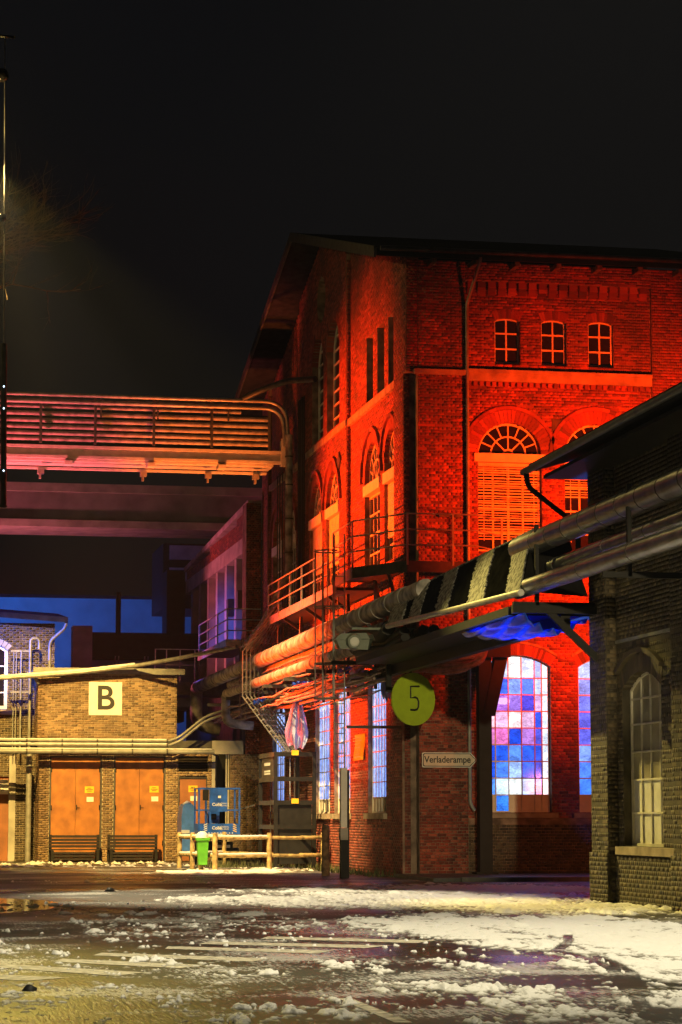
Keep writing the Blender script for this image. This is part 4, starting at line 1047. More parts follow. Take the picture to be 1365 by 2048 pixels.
# ------------------------------------------------------------------ steel gallery along the gable
ga = thing('steel_gallery', 'steel walkway with handrails running along the gable and round the hall corner', 'walkway', (13, 75, 8))
MB().box(12.9, 14.1, 69.0, 81.3, 8.12, 8.2).build('deck', 'dark_steel', ga)
MB().box(12.86, 12.9, 69.0, 81.3, 8.05, 8.32).build('toe_board', 'galv', ga)
MB().add([(12.9, 66.4, 8.35), (14.0, 64.4, 8.35), (17.2, 64.4, 8.35), (17.2, 65.6, 8.35), (14.15, 65.6, 8.35), (14.15, 69.0, 8.35), (12.9, 69.0, 8.35)], [(0, 1, 2, 3, 4, 5, 6)]).build('platform', 'dark_steel', ga)
pts = [(12.88, 69.0), (12.88, 66.4), (13.98, 64.38), (17.2, 64.38)]
for (a, b) in zip(pts[:-1], pts[1:]): MB().bar((a[0], a[1], 8.36), (b[0], b[1], 8.36), 0.05, 0.3).build('fascia', 'dark_steel', ga)
def rails(pts, heights, r, posts):
    for h in heights:
        q = MB(); q.tube([(x, y, z + h) for x, y, z in pts], r, 6); q.build('rail', 'galv', ga)
    for x, y, z in posts: MB().box(x - 0.025, x + 0.025, y - 0.025, y + 0.025, z - 0.1, z + max(heights)).build('post', 'galv', ga)
rails([(12.86, 81.3, 8.25), (12.86, 70.2, 8.25)], (0.45, 0.8, 1.14), 0.024, [(12.86, y, 8.25) for y in (81.3, 79.1, 76.9, 74.7, 72.5, 70.2)])
rails([(12.86, 69.3, 8.5), (12.86, 66.4, 8.5), (13.98, 64.36, 8.5), (15.9, 64.36, 8.5), (16.6, 64.3, 8.35)], (0.45, 0.87, 1.3), 0.024, [(12.86, 69.3, 8.5), (12.86, 66.4, 8.5), (13.98, 64.36, 8.5), (15.25, 64.36, 8.5), (16.6, 64.3, 8.4)])
for y in (70.5, 74.5, 78.5): q = MB(); q.bar((14.2, y, 7.2), (12.95, y, 8.05), 0.09); q.build('bracket', 'dark_steel', ga)
for y in (67.0, 65.0): q = MB(); q.bar((14.2, y + 1.2, 7.0), (13.6, y, 8.2), 0.08); q.build('bracket', 'dark_steel', ga)
# lower balcony on the annex
gb = thing('lower_balcony', 'small steel balcony with pale railing on the annex columns', 'balcony', (13.2, 93, 8))
MB().box(12.55, 13.85, 89.0, 97.0, 7.95, 8.05).build('deck', 'dark_steel', gb); MB().box(12.5, 12.55, 89.0, 97.0, 7.82, 8.12).build('toe_board', 'galv', gb); MB().box(12.5, 13.85, 88.95, 89.0, 7.82, 8.12).build('toe_board', 'galv', gb)
for h in (8.45, 8.85, 9.25):
    q = MB(); q.tube([(12.55, 97.0, h), (12.55, 89.0, h), (13.8, 89.0, h)], 0.025, 6); q.build('rail', 'galv', gb)
for y in (97, 94.3, 91.6, 89.0): MB().box(12.53, 12.58, y - 0.025, y + 0.025, 8, 9.26).build('post', 'galv', gb)
# stair from gallery down and cable ladders
def ladder_run(pts, dirv, w, label, m='dark_steel', step=0.22, name='cable_ladder', r=0.022, grp=None, cat='cable ladder'):
    t = thing(name, label, cat, pts[-1], grp)
    d = Vector(dirv).normalized() * w / 2
    P = [Vector(p) for p in pts]
    for s in (-1, 1):
        q = MB(); q.tube([p + d * s for p in P], r, 4, smooth=False); q.build('side_rail', m, t)
    q = MB()
    for a, b in zip(P[:-1], P[1:]):
        n = max(1, int((b - a).length / step))
        for k in range(n):
            c = a + (b - a) * (k + 0.5) / n; q.bar(c - d, c + d, 0.025)
    q.build('rungs', m, t, kind='stuff'); return t
for i in range(6):
    o_ = i * 0.16
    ladder_run([(13.2 + o_ * 0.4, 80.9 + 0.15 * i, 8.6), (12.0 + o_, 80.9 + 0.15 * i, 7.15), (12.0 + o_, 80.9 + 0.15 * i, 5.65), (13.0 + o_ * 0.8, 80.3 + 0.15 * i, 4.2), (13.35 + o_ * 0.7, 80.2 + 0.15 * i, 3.7)], (1, 0.0, 0.35), 0.13,
               ORD[i] + ' bent cable ladder, counted from the left, dropping from the gallery to the black frame', 'galv', grp='bent cable ladders')
for i, y in enumerate((81.2, 82.1)):
    q = ladder_run([(13.25, y, 8.9), (12.05, y, 7.3)], (0, 1, 0), 0.5, ['near', 'far'][i] + ' sloping handrail of the short stair at the gallery end', 'galv', name='stair_rail', cat='handrail')
# caged ladder
cg = thing('caged_ladder', 'orange lit vertical ladder with safety cage hoops in front of gable windows', 'ladder', (12.45, 66.2, 3))
A_, B_ = Vector((12.33, 66.3, 0)), Vector((12.58, 66.1, 0))
for v in (A_, B_): q = MB(); q.tube([(v.x, v.y, 2.9), (v.x, v.y, 9.4)], 0.024, 6); q.build('side_rail', 'galv', cg)
for k in range(23): z = 3.1 + k * 0.27; q = MB(); q.tube([(A_.x, A_.y, z), (B_.x, B_.y, z)], 0.014, 5); q.build('rung', 'galv', cg)
def hoop(z, c=(12.08, 66.0), r=0.36):
    return [(c[0] + r * math.cos(t), c[1] + r * math.sin(t), z) for t in np.linspace(-0.35, 2 * math.pi - 0.9, 15)]
for z in (4.85, 5.8, 7.35, 8.9): q = MB(); q.tube(hoop(z), 0.022, 5); q.build('cage_hoop', 'galv', cg)
hp = hoop(0)
for i in (3, 5, 7, 9, 11, 13): q = MB(); q.tube([(hp[i][0], hp[i][1], 4.82), (hp[i][0], hp[i][1], 8.95)], 0.015, 5); q.build('cage_bar', 'galv', cg)

# ------------------------------------------------------------------ pipe rack (runs the whole depth)
def rack_pipe(label, pts, r, m, bands=(), bm='dark_steel', name='rack_pipe', n=14):
    t = thing(name, label, 'pipe', pts[0])
    q = MB(); q.tube(fillet(pts, max(0.35, r * 1.8), 6), r, n); q.build('tube', m, t)
    if bands:
        for y in bands:
            # ring at this depth on the first straight run
            a, b = Vector(pts[0]), Vector(pts[1]); f = (y - a.y) / (b.y - a.y); c = a + (b - a) * f
            q = MB(); q.tube([c - Vector((0, 0.02, 0)), c + Vector((0, 0.02, 0))], r + (0.014 if m == 'pipe_far' else 0.005), n); q.build('band', bm, t)
    return t
rack_pipe('large silver clad pipe at the top of the rack beside the right building', [(12.75, 30, 7.03), (12.75, 48.0, 7.03)], 0.235, 'pipe_clad', [31.5 + 1.15 * k for k in range(14)], 'dark_steel')
rack_pipe('large orange lit pipe on the rack along the gable ending in a downward elbow', [(12.72, 56.5, 7.0), (12.45, 97.0, 6.75), (12.45, 97.0, 5.3), (13.4, 97.0, 5.1)], 0.25, 'pipe_far', [58.5 + 1.6 * k for k in range(22)], 'pipe_far')
rack_pipe('middle silver pipe between two larger pipes at right of the rack', [(12.95, 30, 6.5), (12.95, 46.2, 6.5)], 0.15, 'pipe_clad', [32, 35, 37.5, 40, 42.5, 45.8])
rack_pipe('lowest bright silver pipe on the outer edge of the rack at right', [(12.35, 30, 5.98), (12.35, 46.6, 6.05)], 0.17, 'pipe_clad', [33, 36, 39, 42, 46.4], 'dark_steel')
rack_pipe('pale yellow lower pipe on the rack along the gable with short down elbow', [(12.5, 62.0, 6.1), (12.3, 87.5, 6.05), (12.3, 87.5, 5.0), (13.3, 87.5, 4.9)], 0.16, 'pipe_far', [64, 67, 70, 73, 76, 79, 83], 'pipe_far')
rack_pipe('lumpy wrapped pipe between the two rack pipes along the gable', [(13.0, 62.0, 6.55), (12.85, 90.0, 6.5)], 0.17, 'lumpy')
rack_pipe('thin rail like pipe above the large rack pipe under the gallery', [(13.3, 62, 7.5), (13.2, 90, 7.35)], 0.05, 'galv')
for i, (x, z, r) in enumerate(((13.0, 5.52, 0.05), (13.15, 5.42, 0.045), (12.85, 5.36, 0.05), (13.05, 5.2, 0.06), (12.7, 5.25, 0.04))):
    w = random.Random(i)
    P = [(x + w.uniform(-.03, .03), y, z + w.uniform(-.05, .05)) for y in np.arange(62.5, 94, 2.2)]
    q = MB(); q.tube(P, r, 6); q = q.build('rack_cable', 'cable'); tag(q, ORD[i] + ' cable from the top among those lying on the rack below the gallery', 'cable', 'cables on the rack below the gallery')
rt2 = random.Random(88); q = MB()
for i in range(22):
    x0_, z0_, r_ = rt2.uniform(12.3, 13.7), rt2.uniform(5.0, 6.9), rt2.uniform(0.012, 0.035)
    ya, yb = rt2.uniform(63, 72), rt2.uniform(74, 92); n_ = 9
    q.tube([(x0_ + rt2.uniform(-.06, .06), ya + (yb - ya) * k / n_, z0_ - 0.12 * math.sin(math.pi * ((k * 0.37) % 1)) + rt2.uniform(-.05, .05)) for k in range(n_ + 1)], r_, 5)
for i in range(14):
    y_ = rt2.uniform(66, 92); x0_ = rt2.uniform(12.3, 13.6)
    q.tube([(x0_, y_, 8.0), (x0_ + rt2.uniform(-.1, .1), y_ + rt2.uniform(-.3, .3), 6.4), (x0_ + rt2.uniform(-.1, .1), y_, 5.1)], rt2.uniform(0.012, 0.03), 5)
o = q.build('cable_tangle', 'cable'); o['kind'] = 'stuff'
rk = thing('pipe_rack', 'dark steel rack frames and brackets that carry the pipes past the buildings', 'pipe rack', (12.6, 50, 5))
q = MB(); q.box(12.05, 13.75, 45.85, 46.0, 5.55, 5.7); q.build('wall_beam', 'black_steel', rk)
q = MB(); q.bar((13.85, 45.95, 4.6), (12.75, 45.95, 5.62), 0.13); q.build('strut', 'black_steel', rk)
for y in (34, 40, 46.0):
    q = MB(); q.box(12.55, 12.62, y, y + 0.1, 5.7, 7.3); q.build('hanger', 'black_steel', rk)
    q = MB(); q.box(12.1, 13.74, y, y + 0.1, 5.68, 5.78); q.build('cross_beam', 'black_steel', rk)
MB().box(12.1, 13.98, 46.42, 62.0, 5.55, 5.72).build('tray', 'black_steel', rk)
MB().box(13.1, 13.3, 46.2, 64.5, 5.3, 5.55).build('carrier', 'black_steel', rk)
for y in (65.5, 69.5, 73.5, 77.5, 81.5, 86, 91):
    q = MB(); q.box(12.1, 13.95, y, y + 0.09, 5.75, 5.86); q.build('cross_beam', 'dark_steel', rk)
    q = MB(); q.box(13.3, 13.38, y, y + 0.09, 5.1, 8.05); q.build('hanger', 'dark_steel', rk)
q = MB()
q.box(12.9, 16.9, 64.6, 64.8, 5.95, 6.5); q.build('gantry_beam', 'black_steel', rk)
q = MB(); q.box(12.95, 13.08, 62.2, 62.35, 4.9, 6.2); q.box(12.95, 14.2, 62.2, 62.35, 4.85, 4.98); q.bar((13.0, 62.27, 4.95), (13.45, 62.27, 4.6), 0.08); q.build('hanger_frame', 'black_steel', rk)
# insulated lump of black wraps below the cover
q = MB()
for k in range(14):
    x, z = 12.3 + random.random() * 1.2, 5.85 + random.random() * 0.4
    q.tube([(x, 57 + random.random() * 2, z), (x + 0.1, 60, z - 0.1), (x + random.random() * 0.5 - 0.2, 63.8, z - 0.05 + random.random() * 0.3)], 0.10 + random.random() * 0.08, 7)
wr = q.build('wrapped_hoses', 'black_steel'); wr['kind'] = 'stuff'
# support column at the hall front
sc_ = thing('support_column', 'black steel column with flared head standing before the lit front window', 'column', (16.25, 65.0, 0.1))
MB().box(16.07, 16.42, 64.85, 65.2, 0.1, 6.0).build('shaft', 'black_steel', sc_)
q = MB(); q.bar((16.35, 65.0, 4.4), (16.85, 65.0, 6.6), 0.34); q.build('head_brace', 'black_steel', sc_)
MB().box(15.95, 16.55, 64.75, 65.3, 0.1, 0.16).build('foot_plate', 'black_steel', sc_)

# snow crusted cover over the pipes
def sheet(f, nu, nv, name, m, parent=None, smooth=True, thick=0.0):
    mb = MB(); vs = [f(u / nu, v / nv) for v in range(nv + 1) for u in range(nu + 1)]
    fs = [(j * (nu + 1) + i, j * (nu + 1) + i + 1, (j + 1) * (nu + 1) + i + 1, (j + 1) * (nu + 1) + i) for j in range(nv) for i in range(nu)]
    mb.add(vs, fs, smooth); o = mb.build(name, m, parent)
    if thick:
        md = o.modifiers.new('thickness', 'SOLIDIFY'); md.thickness = thick; md.offset = 0
    return o
cv = thing('pipe_cover', 'sloping black sheet cover over the pipes with snow crusted bands', 'cover', (12.5, 52, 6))
def cpt(s, t, lift=0.0):
    """s = depth from near to far, t = 0 at the lower edge .. 1 at the ridge"""
    y0 = 45.6 + 12.6 * s; y1 = 47.3 + 13.0 * s
    x = 12.15 + 0.72 * t; z = (5.95 + 0.3 * s) * (1 - t) + (7.35 - 0.2 * s) * t + 0.05 * math.sin(math.pi * t)
    return (x - lift * 0.85, y0 + (y1 - y0) * t, z + lift * 0.5)
wv = random.Random(4); wob = [wv.uniform(-0.012, 0.012) for _ in range(200)]
sheet(lambda u, v: cpt(u, v, wob[int(u * 120) % 200]), 120, 10, 'sheet', 'tarp' if 'tarp' in M else 'black_steel', cv, thick=0.02)
for a, b in ((0.0, 0.09), (0.235, 0.345), (0.49, 0.585), (0.715, 0.805), (0.865, 1.0)):
    rb = random.Random(int(a * 1000)); e0 = [rb.uniform(-.006, .006) for _ in range(40)]; e1 = [rb.uniform(-.006, .006) for _ in range(40)]
    sheet(lambda u, v: cpt(min(1, max(0, a + e0[int(v * 39)] * (a > 0) + (b - a + e1[int(v * 39)]) * u)), v, 0.018 + 0.012 * rb.random()), 30, 90, 'snow_band', 'crust', cv, thick=0.03)
def ridge(u, v):
    x, y, z = cpt(u, 0.97, 0.02); return (x + 0.28 * v, y + 0.2 * v, z + 0.06 - 0.05 * (2 * v - 1) ** 2)
sheet(ridge, 90, 6, 'snow_ridge', 'crust', cv, thick=0.04)
q = MB(); q.tube([cpt(0, -0.02), cpt(1, -0.02)], 0.07, 8); q.build('edge_pipe', 'galv', cv)
MB().add([cpt(0, 0), cpt(0, 1), (13.6, 47.3, 7.2), (13.6, 46.0, 5.9)], [(0, 1, 2, 3)]).build('end_cheek', 'black_steel', cv)
# blue sheet hanging under it
bf = random.Random(9)
def bsh(u, v):
    return (12.2 + 1.45 * u, 45.7 + 5.6 * v + 0.5 * u, 5.5 + 0.06 * v - 0.30 * math.sin(math.pi * min(1, max(0, u))) * (1 - v) ** 0.5 + 0.05 * math.sin(u * 31 + v * 7) + 0.03 * math.sin(u * 57 - v * 11))
tag(sheet(bsh, 60, 40, 'blue_sheet', 'bluefilm', thick=0.006), 'crumpled blue plastic sheet hanging below the pipe cover', 'plastic sheet')

# street lamp arm and lamp, looking at the yard
la = thing('rack_lamp', 'green grey reflector lamp on a long arm at the end of the rack', 'lamp', (13.9, 60, 6.3))
MB().bar((11.6, 60.0, 6.31), (14.1, 60.0, 6.31), 0.06).build('arm', 'lampbody', la)
q = MB(); q.prism([(11.15, 59.9, 6.02), (12.05, 59.9, 6.05), (12.25, 60.3, 6.05), (11.15, 60.3, 6.02)], [(11.3, 59.9, 6.17), (11.95, 59.9, 6.2), (12.2, 60.3, 6.2), (11.3, 60.3, 6.17)]); q.prism([(11.3, 59.95, 5.8), (12.0, 59.95, 5.78), (12.1, 60.3, 5.8), (11.3, 60.3, 5.8)], [(11.2, 59.95, 6.02), (12.05, 59.95, 6.04), (12.2, 60.3, 6.04), (11.2, 60.3, 6.02)])
q.build('housing', 'lampbody', la)
q = MB(); q.tube([(11.63, 59.75, 5.97), (11.63, 59.9, 5.98)], [0.17, 0.2], 18); q.build('reflector_ring', 'lampbody', la)
q = MB(); q.tube([(11.63, 59.73, 5.97), (11.63, 59.76, 5.97)], [0.10, 0.13], 18); q.build('lens', 'lens', la)

# ------------------------------------------------------------------ signs
g5 = thing('round_sign', 'lime green round sign with a black 5 hanging below the rack', 'sign', (13.57, 61.9, 4.65))
ang = math.radians(22); u_ = Vector((math.cos(ang), math.sin(ang), 0)); nrm = Vector((math.sin(ang), -math.cos(ang), 0)); c_ = Vector((13.57, 61.9, 4.65)); R_ = 0.68
lo_ = [c_ + u_ * R_ * math.cos(t) * 0.99 + Vector((0, 0, R_ * math.sin(t))) for t in np.linspace(0, 2 * math.pi, 49)[:-1]]
q = MB(); q.prism(lo_, [p + nrm * 0.05 for p in lo_]); q.build('disc', 'sign_green', g5)
f_ = MB(); sgn = [(0.17, 0.335), (-0.10, 0.325), (-0.10, 0.03), (0.04, 0.05), (0.11, 0.02), (0.145, -0.06), (0.14, -0.20), (0.10, -0.26), (0.02, -0.28), (-0.11, -0.275)]
f_.tube([c_ + nrm * 0.06 + u_ * x + Vector((0, 0, z)) for x, z in sgn], 0.027, 4, smooth=False); f_.build('lettering', 'ink', g5)
q = MB(); q.box(13.5, 13.56, 61.93, 61.99, 5.3, 5.56); q.build('hanger', 'black_steel', g5)
ar = thing('arrow_sign', 'beige arrow shaped sign reading Verladerampe pointing right on the hall corner', 'sign', (15.4, 65.7, 3.2))
def arrow(x0, x1, xt, z0, z1, y, th):
    q = [(x0 + 0.03, z0), (x1, z0), (xt, (z0 + z1) / 2), (x1, z1), (x0 + 0.03, z1), (x0, z1 - 0.03), (x0, z0 + 0.03)]
    return MB().prism([(x, y, z) for x, z in q], [(x, y - th, z) for x, z in q])
arrow(14.66, 16.02, 16.22, 2.98, 3.39, 65.72, 0.03).build('plate', 'white_sign', ar)
arrow(14.685, 16.01, 16.185, 3.005, 3.365, 65.689, 0.003).build('border', 'ink', ar)
arrow(14.705, 16.0, 16.165, 3.025, 3.345, 65.685, 0.003).build('face', 'sign_beige', ar)
text('Verladerampe', 0.255, (15.375, 65.678, 3.19), 'ink', ar, sx=0.9, ext=0.003, offset=0.004)
yn = thing('yellow_notice', 'tall yellow notice sheet with printed lines between lit gable windows', 'notice', (14.2, 72.4, 3.9))
ny = lambda y, z, d=0: (14.20 - d, y, z)
sheet(lambda u, v: (14.20 - 0.05 * math.sin(v * 5 + 1) * 0.6, 71.5 + 1.5 * u, 3.32 + 0.78 * v), 2, 10, 'sheet', 'yellow_tag', yn, thick=0.01)
for z, w in ((3.98, 1.2), (3.9, 1.3), (3.8, 0.9), (3.7, 0.9), (3.5, 0.7), (3.42, 1.0)): MB().box(14.13, 14.14, 72.25 - w / 2, 72.25 + w / 2, z - 0.008, z + 0.012).build('print_line', 'sign_beige', yn)
# ------------------------------------------------------------------ right hand brick building
rb_ = thing('side_building', 'dark brick building at right with arched window and deep black eaves', 'building', (13.74, 46.4, 0))
RP, RR = Pl('G', 13.74), Pl('G', 13.95)
BR2 = Bricks(); rm = MB()
rw = Op(42.6, 44.95, 1.08, 4.33, 0.30)
BR2.wall(rm, RP, 45.3, 46.4, 0, 8.9, (), thick=0.6); BR2.wall(rm, RR, 41.4, 45.3, 0, 8.9, [rw], thick=0.5)
BR2.wall(rm, RP, 40.3, 41.4, 0, 8.9, (), thick=0.6); BR2.wall(rm, RR, 34, 40.3, 0, 8.9, (), thick=0.5)
BR2.wall(rm, Pl('F', 45.29), 13.75, 13.95, 0, 8.9, (), thick=0.1); BR2.wall(rm, Pl('F', 40.29), 13.75, 13.95, 0, 8.9, (), thick=0.1)
BR2.wall(rm, Pl('G', 13.70), 45.25, 46.45, 0, 0.95, (), thick=0.03); BR2.wall(rm, Pl('G', 13.85), 41.5, 45.2, 0, 0.9, (), thick=0.09); BR2.wall(rm, Pl('G', 13.70), 40.25, 41.45, 0, 0.95, (), thick=0.03)
rm.box(14.46, 24, 46.0, 46.4, 0, 8.9); rm.box(13.9, 24, 34, 34.3, 0, 8.9)
rmw = rm.build('side_wall', 'mortar_r', rb_); BR2.build(rmw, 'brick_r', 300, lambda q: (not q[0]) and 40.3 < q[2] < 46.4 and 0.9 < q[4] < 4.9)
arch_ring(RR, rw, 0.34, 'brick_r', rb_, depth=0.3, n=24); label_mould(RR, rw, 0.34, 0.09, 'brick_r', rb_, d1=0.10)
MB().pbox(RR, 41.6, 45.1, 0.92, 1.07, -0.2, 0.14).build('window_sill', 'stone', rb_)
MB().pbox(RR, 41.4, 45.3, 4.93, 4.99, 0.001, 0.03).build('cable_conduit', 'zinc', rb_)
rz = [1.08, 1.70, 2.32, 2.84, 3.36, 3.84, 4.33]
window(rb_, RR, rw, 4, rz, 0.16, 'cream_frame', 0.035, lambda r, k: ('white_paint', None) if r < 2 else ('curtain', None), fr=0.055)
MB().box(14.5, 14.6, 42.2, 45.2, 1, 4.5).build('inner_screen', 'dim_wall', rb_)
r_ = MB(); r_.hexa([(12.75, 30, 8.50), (12.75, 47.2, 8.50), (18.5, 47.2, 10.1), (18.5, 30, 10.1), (12.75, 30, 8.66), (12.75, 47.2, 8.66), (18.5, 47.2, 10.26), (18.5, 30, 10.26)])
r_.hexa([(18.5, 30, 10.1), (18.5, 47.2, 10.1), (24.3, 47.2, 8.5), (24.3, 30, 8.5), (18.5, 30, 10.26), (18.5, 47.2, 10.26), (24.3, 47.2, 8.66), (24.3, 30, 8.66)])
rr_ = r_.build('roof', 'roof', rb_)
q = MB(); q.tube([(12.68, 30, 8.52), (12.68, 47.35, 8.52)], 0.075, 8); q.build('gutter', 'dark_steel', rr_)
q = MB(); q.tube(fillet([(12.68, 47.1, 8.5), (12.7, 47.1, 8.2), (13.5, 46.8, 7.5), (13.62, 46.7, 7.3), (13.62, 46.7, 6.0)], 0.2), 0.055, 8); q.build('downpipe', 'black_steel', rr_)
MB().box(13.0, 13.9, 30, 47.0, 8.35, 8.42).build('soffit', 'black_steel', rr_)

# ------------------------------------------------------------------ black lift frame at the gable
lf = thing('lift_frame', 'tall black steel goods lift frame with yellow tags by the gable', 'steel frame', (12.6, 79, 0))
X0, X1, Y0, Y1, ZT = 12.6, 13.85, 78.0, 81.2, 3.72
for x, y in ((X0, Y0), (X1, Y0), (X0, Y1), (X1, Y1)): MB().box(x - 0.06, x + 0.06, y - 0.06, y + 0.06, 0, ZT).build('post', 'black_steel', lf)
for z in (ZT - 0.08, 2.85, 2.1, 1.32):
    MB().box(X0 + 0.06, X1 - 0.06, Y0 - 0.06, Y0 + 0.06, z - 0.07, z + 0.07).build('front_beam', 'black_steel', lf)
    MB().box(X0 - 0.06, X0 + 0.06, Y0 + 0.06, Y1 - 0.06, z - 0.07, z + 0.07).build('side_beam', 'dark_steel', lf)
MB().box(X0 + 0.08, X1 - 0.08, Y0 + 0.02, Y0 + 0.05, 0.15, 2.05).build('gate_panel', 'black_steel', lf)
MB().box(X0 - 0.02, X0 + 0.02, Y0 + 0.5, Y1 - 0.4, 2.92, 3.58).build('info_panel', 'dark_steel', lf)
for z, h in ((3.35, 0.1), (3.12, 0.06), (3.04, 0.06)): MB().box(X0 - 0.032, X0 - 0.024, 79.0, 80.2, z - h / 2, z + h / 2).build('print_line', 'white_ink', lf)
for x, mm in ((12.85, 'dark_steel'), (13.0, 'galv'), (13.2, 'dark_steel'), (13.32, 'dark_steel'), (13.5, 'galv'), (13.65, 'dark_steel')): MB().box(x, x + 0.03, Y1 - 0.5, Y1 - 0.46, 0.2, 3.6).build('guide_rail', mm, lf)
for z in (3.68, 2.14):
    q = MB(); q.box(13.1, 13.33, Y0 - 0.09, Y0 - 0.07, z - 0.07, z + 0.09); q = q.build('tag_plate', 'yellow_tag'); tag(q, 'yellow tag on the ' + ('top' if z > 3 else 'lower') + ' beam of the black lift frame', 'tag')

# ------------------------------------------------------------------ post, bollard
wp = thing('weathered_post', 'square pale weathered post with dark lower half beside the caged ladder', 'post', (12.42, 65.4, 0))
MB().box(12.33, 12.5, 65.3, 65.5, 1.35, 2.95).build('upper_part', 'white_paint', wp); MB().box(12.33, 12.51, 65.28, 65.5, 0.0, 1.02).build('lower_part', 'black_steel', wp); MB().box(12.31, 12.52, 65.26, 65.52, 1.02, 1.34).build('sleeve', 'concrete', wp)
q = MB(); q.box(12.54, 12.6, 65.52, 65.6, 0, 2.9); tag(q.build('dark_post', 'black_steel'), 'thin dark steel post tight behind the pale weathered post', 'post')
q = MB(); q.tube([(12.46, 68.3, 0), (12.46, 68.3, 1.35), (12.46, 68.3, 1.42)], [0.12, 0.11, 0.06], 12); tag(q.build('timber_bollard', 'wood_post'), 'brown round timber bollard left of the pale weathered post', 'bollard')
hb = MB(); hb.box(12.66, 14.2, 66.2, 66.26, 4.05, 4.13); tag(hb.build('steel_bar', 'dark_steel'), 'thin horizontal steel bar from the ladder across the lit gable window', 'bar')

# ------------------------------------------------------------------ timber fence
fn = thing('timber_fence', 'round timber fence with two rails and snow on top in front of the lift', 'fence', (11, 77, 0))
posts = {'a': (9.76, 80.0), 'b': (9.98, 78.4), 'c': (10.32, 75.6), 'd': (12.14, 76.4), 'e': (13.95, 76.9), 'f': (11.5, 82.0)}
for k, (x, y) in posts.items(): q = MB(); q.tube([(x, y, -0.02), (x, y, 1.12), (x, y, 1.15)], [0.085, 0.078, 0.06], 10); q.build('post', 'wood_fence', fn)
for a, b in (('a', 'b'), ('b', 'c'), ('c', 'd'), ('d', 'e'), ('a', 'f'), ('f', 'e')):
    for z in (1.0, 0.45):
        p0, p1 = posts[a], posts[b]; mid = ((p0[0] + p1[0]) / 2, (p0[1] + p1[1]) / 2)
        q = MB(); q.tube([(*p0, z), (*mid, z - 0.015), (*p1, z)], 0.055, 8); rl = q.build('rail', 'wood_fence', fn)
        if (a, b) in (('c', 'd'), ('a', 'b'), ('b', 'c'), ('a', 'f')) :
            q = MB(); q.tube([(*[p0[i] * 0.97 + p1[i] * 0.03 for i in (0, 1)], z + 0.045), (*mid, z + 0.035), (*[p0[i] * 0.05 + p1[i] * 0.95 for i in (0, 1)], z + 0.045)], [0.04, 0.05, 0.04], 7); q.build('snow_strip', 'snow', rl)
# green bin
gbn = thing('green_bin', 'green litter bin hung on the timber fence with a cap of snow', 'bin', (9.98, 76.0, 0.15))
q = MB(); q.prism([(9.86, 75.9, 0.17), (10.12, 75.9, 0.17), (10.12, 76.15, 0.17), (9.86, 76.15, 0.17)], [(9.81, 75.85, 0.92), (10.16, 75.85, 0.92), (10.16, 76.2, 0.92), (9.81, 76.2, 0.92)]); q.build('body', 'bin_green', gbn)
q = MB(); q.box(9.78, 10.19, 75.82, 76.23, 0.921, 1.0); q.build('rim', 'bin_green', gbn)
vs, fs = [], []
for j in range(6):
    t = j / 5 * math.pi / 2
    for i in range(14): a = i / 14 * 2 * math.pi; r = 0.2 * math.cos(t) * (1 + 0.12 * math.sin(3 * a)); vs.append((9.98 + r * math.cos(a), 76.02 + r * math.sin(a), 1.0 + 0.2 * math.sin(t)))
fs = [(j * 14 + i, j * 14 + (i + 1) % 14, (j + 1) * 14 + (i + 1) % 14, (j + 1) * 14 + i) for j in range(5) for i in range(14)]
MB().add(vs, fs, True).build('snow_cap', 'snow', gbn)
q = MB(); q.tube([(9.98, 76.3, 0.0), (9.98, 76.3, 1.05)], 0.08, 10); q.build('carrier_post', 'wood_fence', gbn)

# ------------------------------------------------------------------ blue work platform
bp_ = thing('work_platform', 'blue mobile work platform with open basket and rounded pale blue body', 'lift platform', (11.3, 84, 0))
q = MB(); prof = [(10.4, 0.55), (10.46, 0.42), (10.7, 0.42), (10.82, 0.5), (10.82, 2.0), (10.74, 2.1), (10.52, 2.1), (10.42, 2.0), (10.38, 1.6)]
q.prism([(x, 84.6, z) for x, z in prof], [(x, 85.8, z) for x, z in prof]); q.build('engine_cover', 'blue_tank', bp_)
def arc_snow():
    q = MB(); q.tube([(10.45, 84.65, 2.1), (10.6, 84.8, 2.14), (10.76, 85.2, 2.12)], [0.03, 0.07, 0.03], 7); return q
arc_snow().build('snow_cap', 'snow', bp_)
MB().box(10.37, 10.66, 84.58, 84.597, 1.08, 1.2).build('maker_plate', 'white_ink', bp_)
bx0, bx1, by0, by1 = 10.75, 12.18, 83.0, 84.1
for x, y in ((bx0, by0), (bx0 + 0.38, by0), (bx1 - 0.05, by0), (bx0, by1), (bx1 - 0.05, by1), (bx0 + 0.38, by1)):
    MB().box(x, x + 0.06, y, y + 0.06, 1.05, 2.62).build('basket_post', 'blue_paint', bp_)
for z in (2.58, 1.85):
    for y in (by0, by1): MB().box(bx0 + 0.06, bx1 - 0.05, y + 0.01, y + 0.05, z, z + 0.05).build('basket_rail', 'blue_paint', bp_)
for x in (bx0, bx1 - 0.05): MB().box(x + 0.01, x + 0.05, by0 + 0.06, by1, 2.58, 2.63).build('basket_rail', 'blue_paint', bp_)
MB().box(11.17, 11.74, by0 - 0.02, by0 + 0.005, 1.82, 2.6).build('sign_panel', 'blue_paint', bp_)
MB().box(bx0, bx1, by0 - 0.02, by1, 1.06, 1.42).build('floor_tub', 'blue_paint', bp_)
MB().box(bx0 - 0.05, bx1 - 0.05, by0, by1, 0.95, 1.04).build('under_frame', 'black_steel', bp_)
MB().box(11.2, 11.62, by1 - 0.1, by1 - 0.05, 1.43, 1.84).build('control_box', 'blue_paint', bp_); MB().box(11.28, 11.5, by1 - 0.16, by1 - 0.11, 1.55, 1.75).build('control_panel', 'black_steel', bp_)
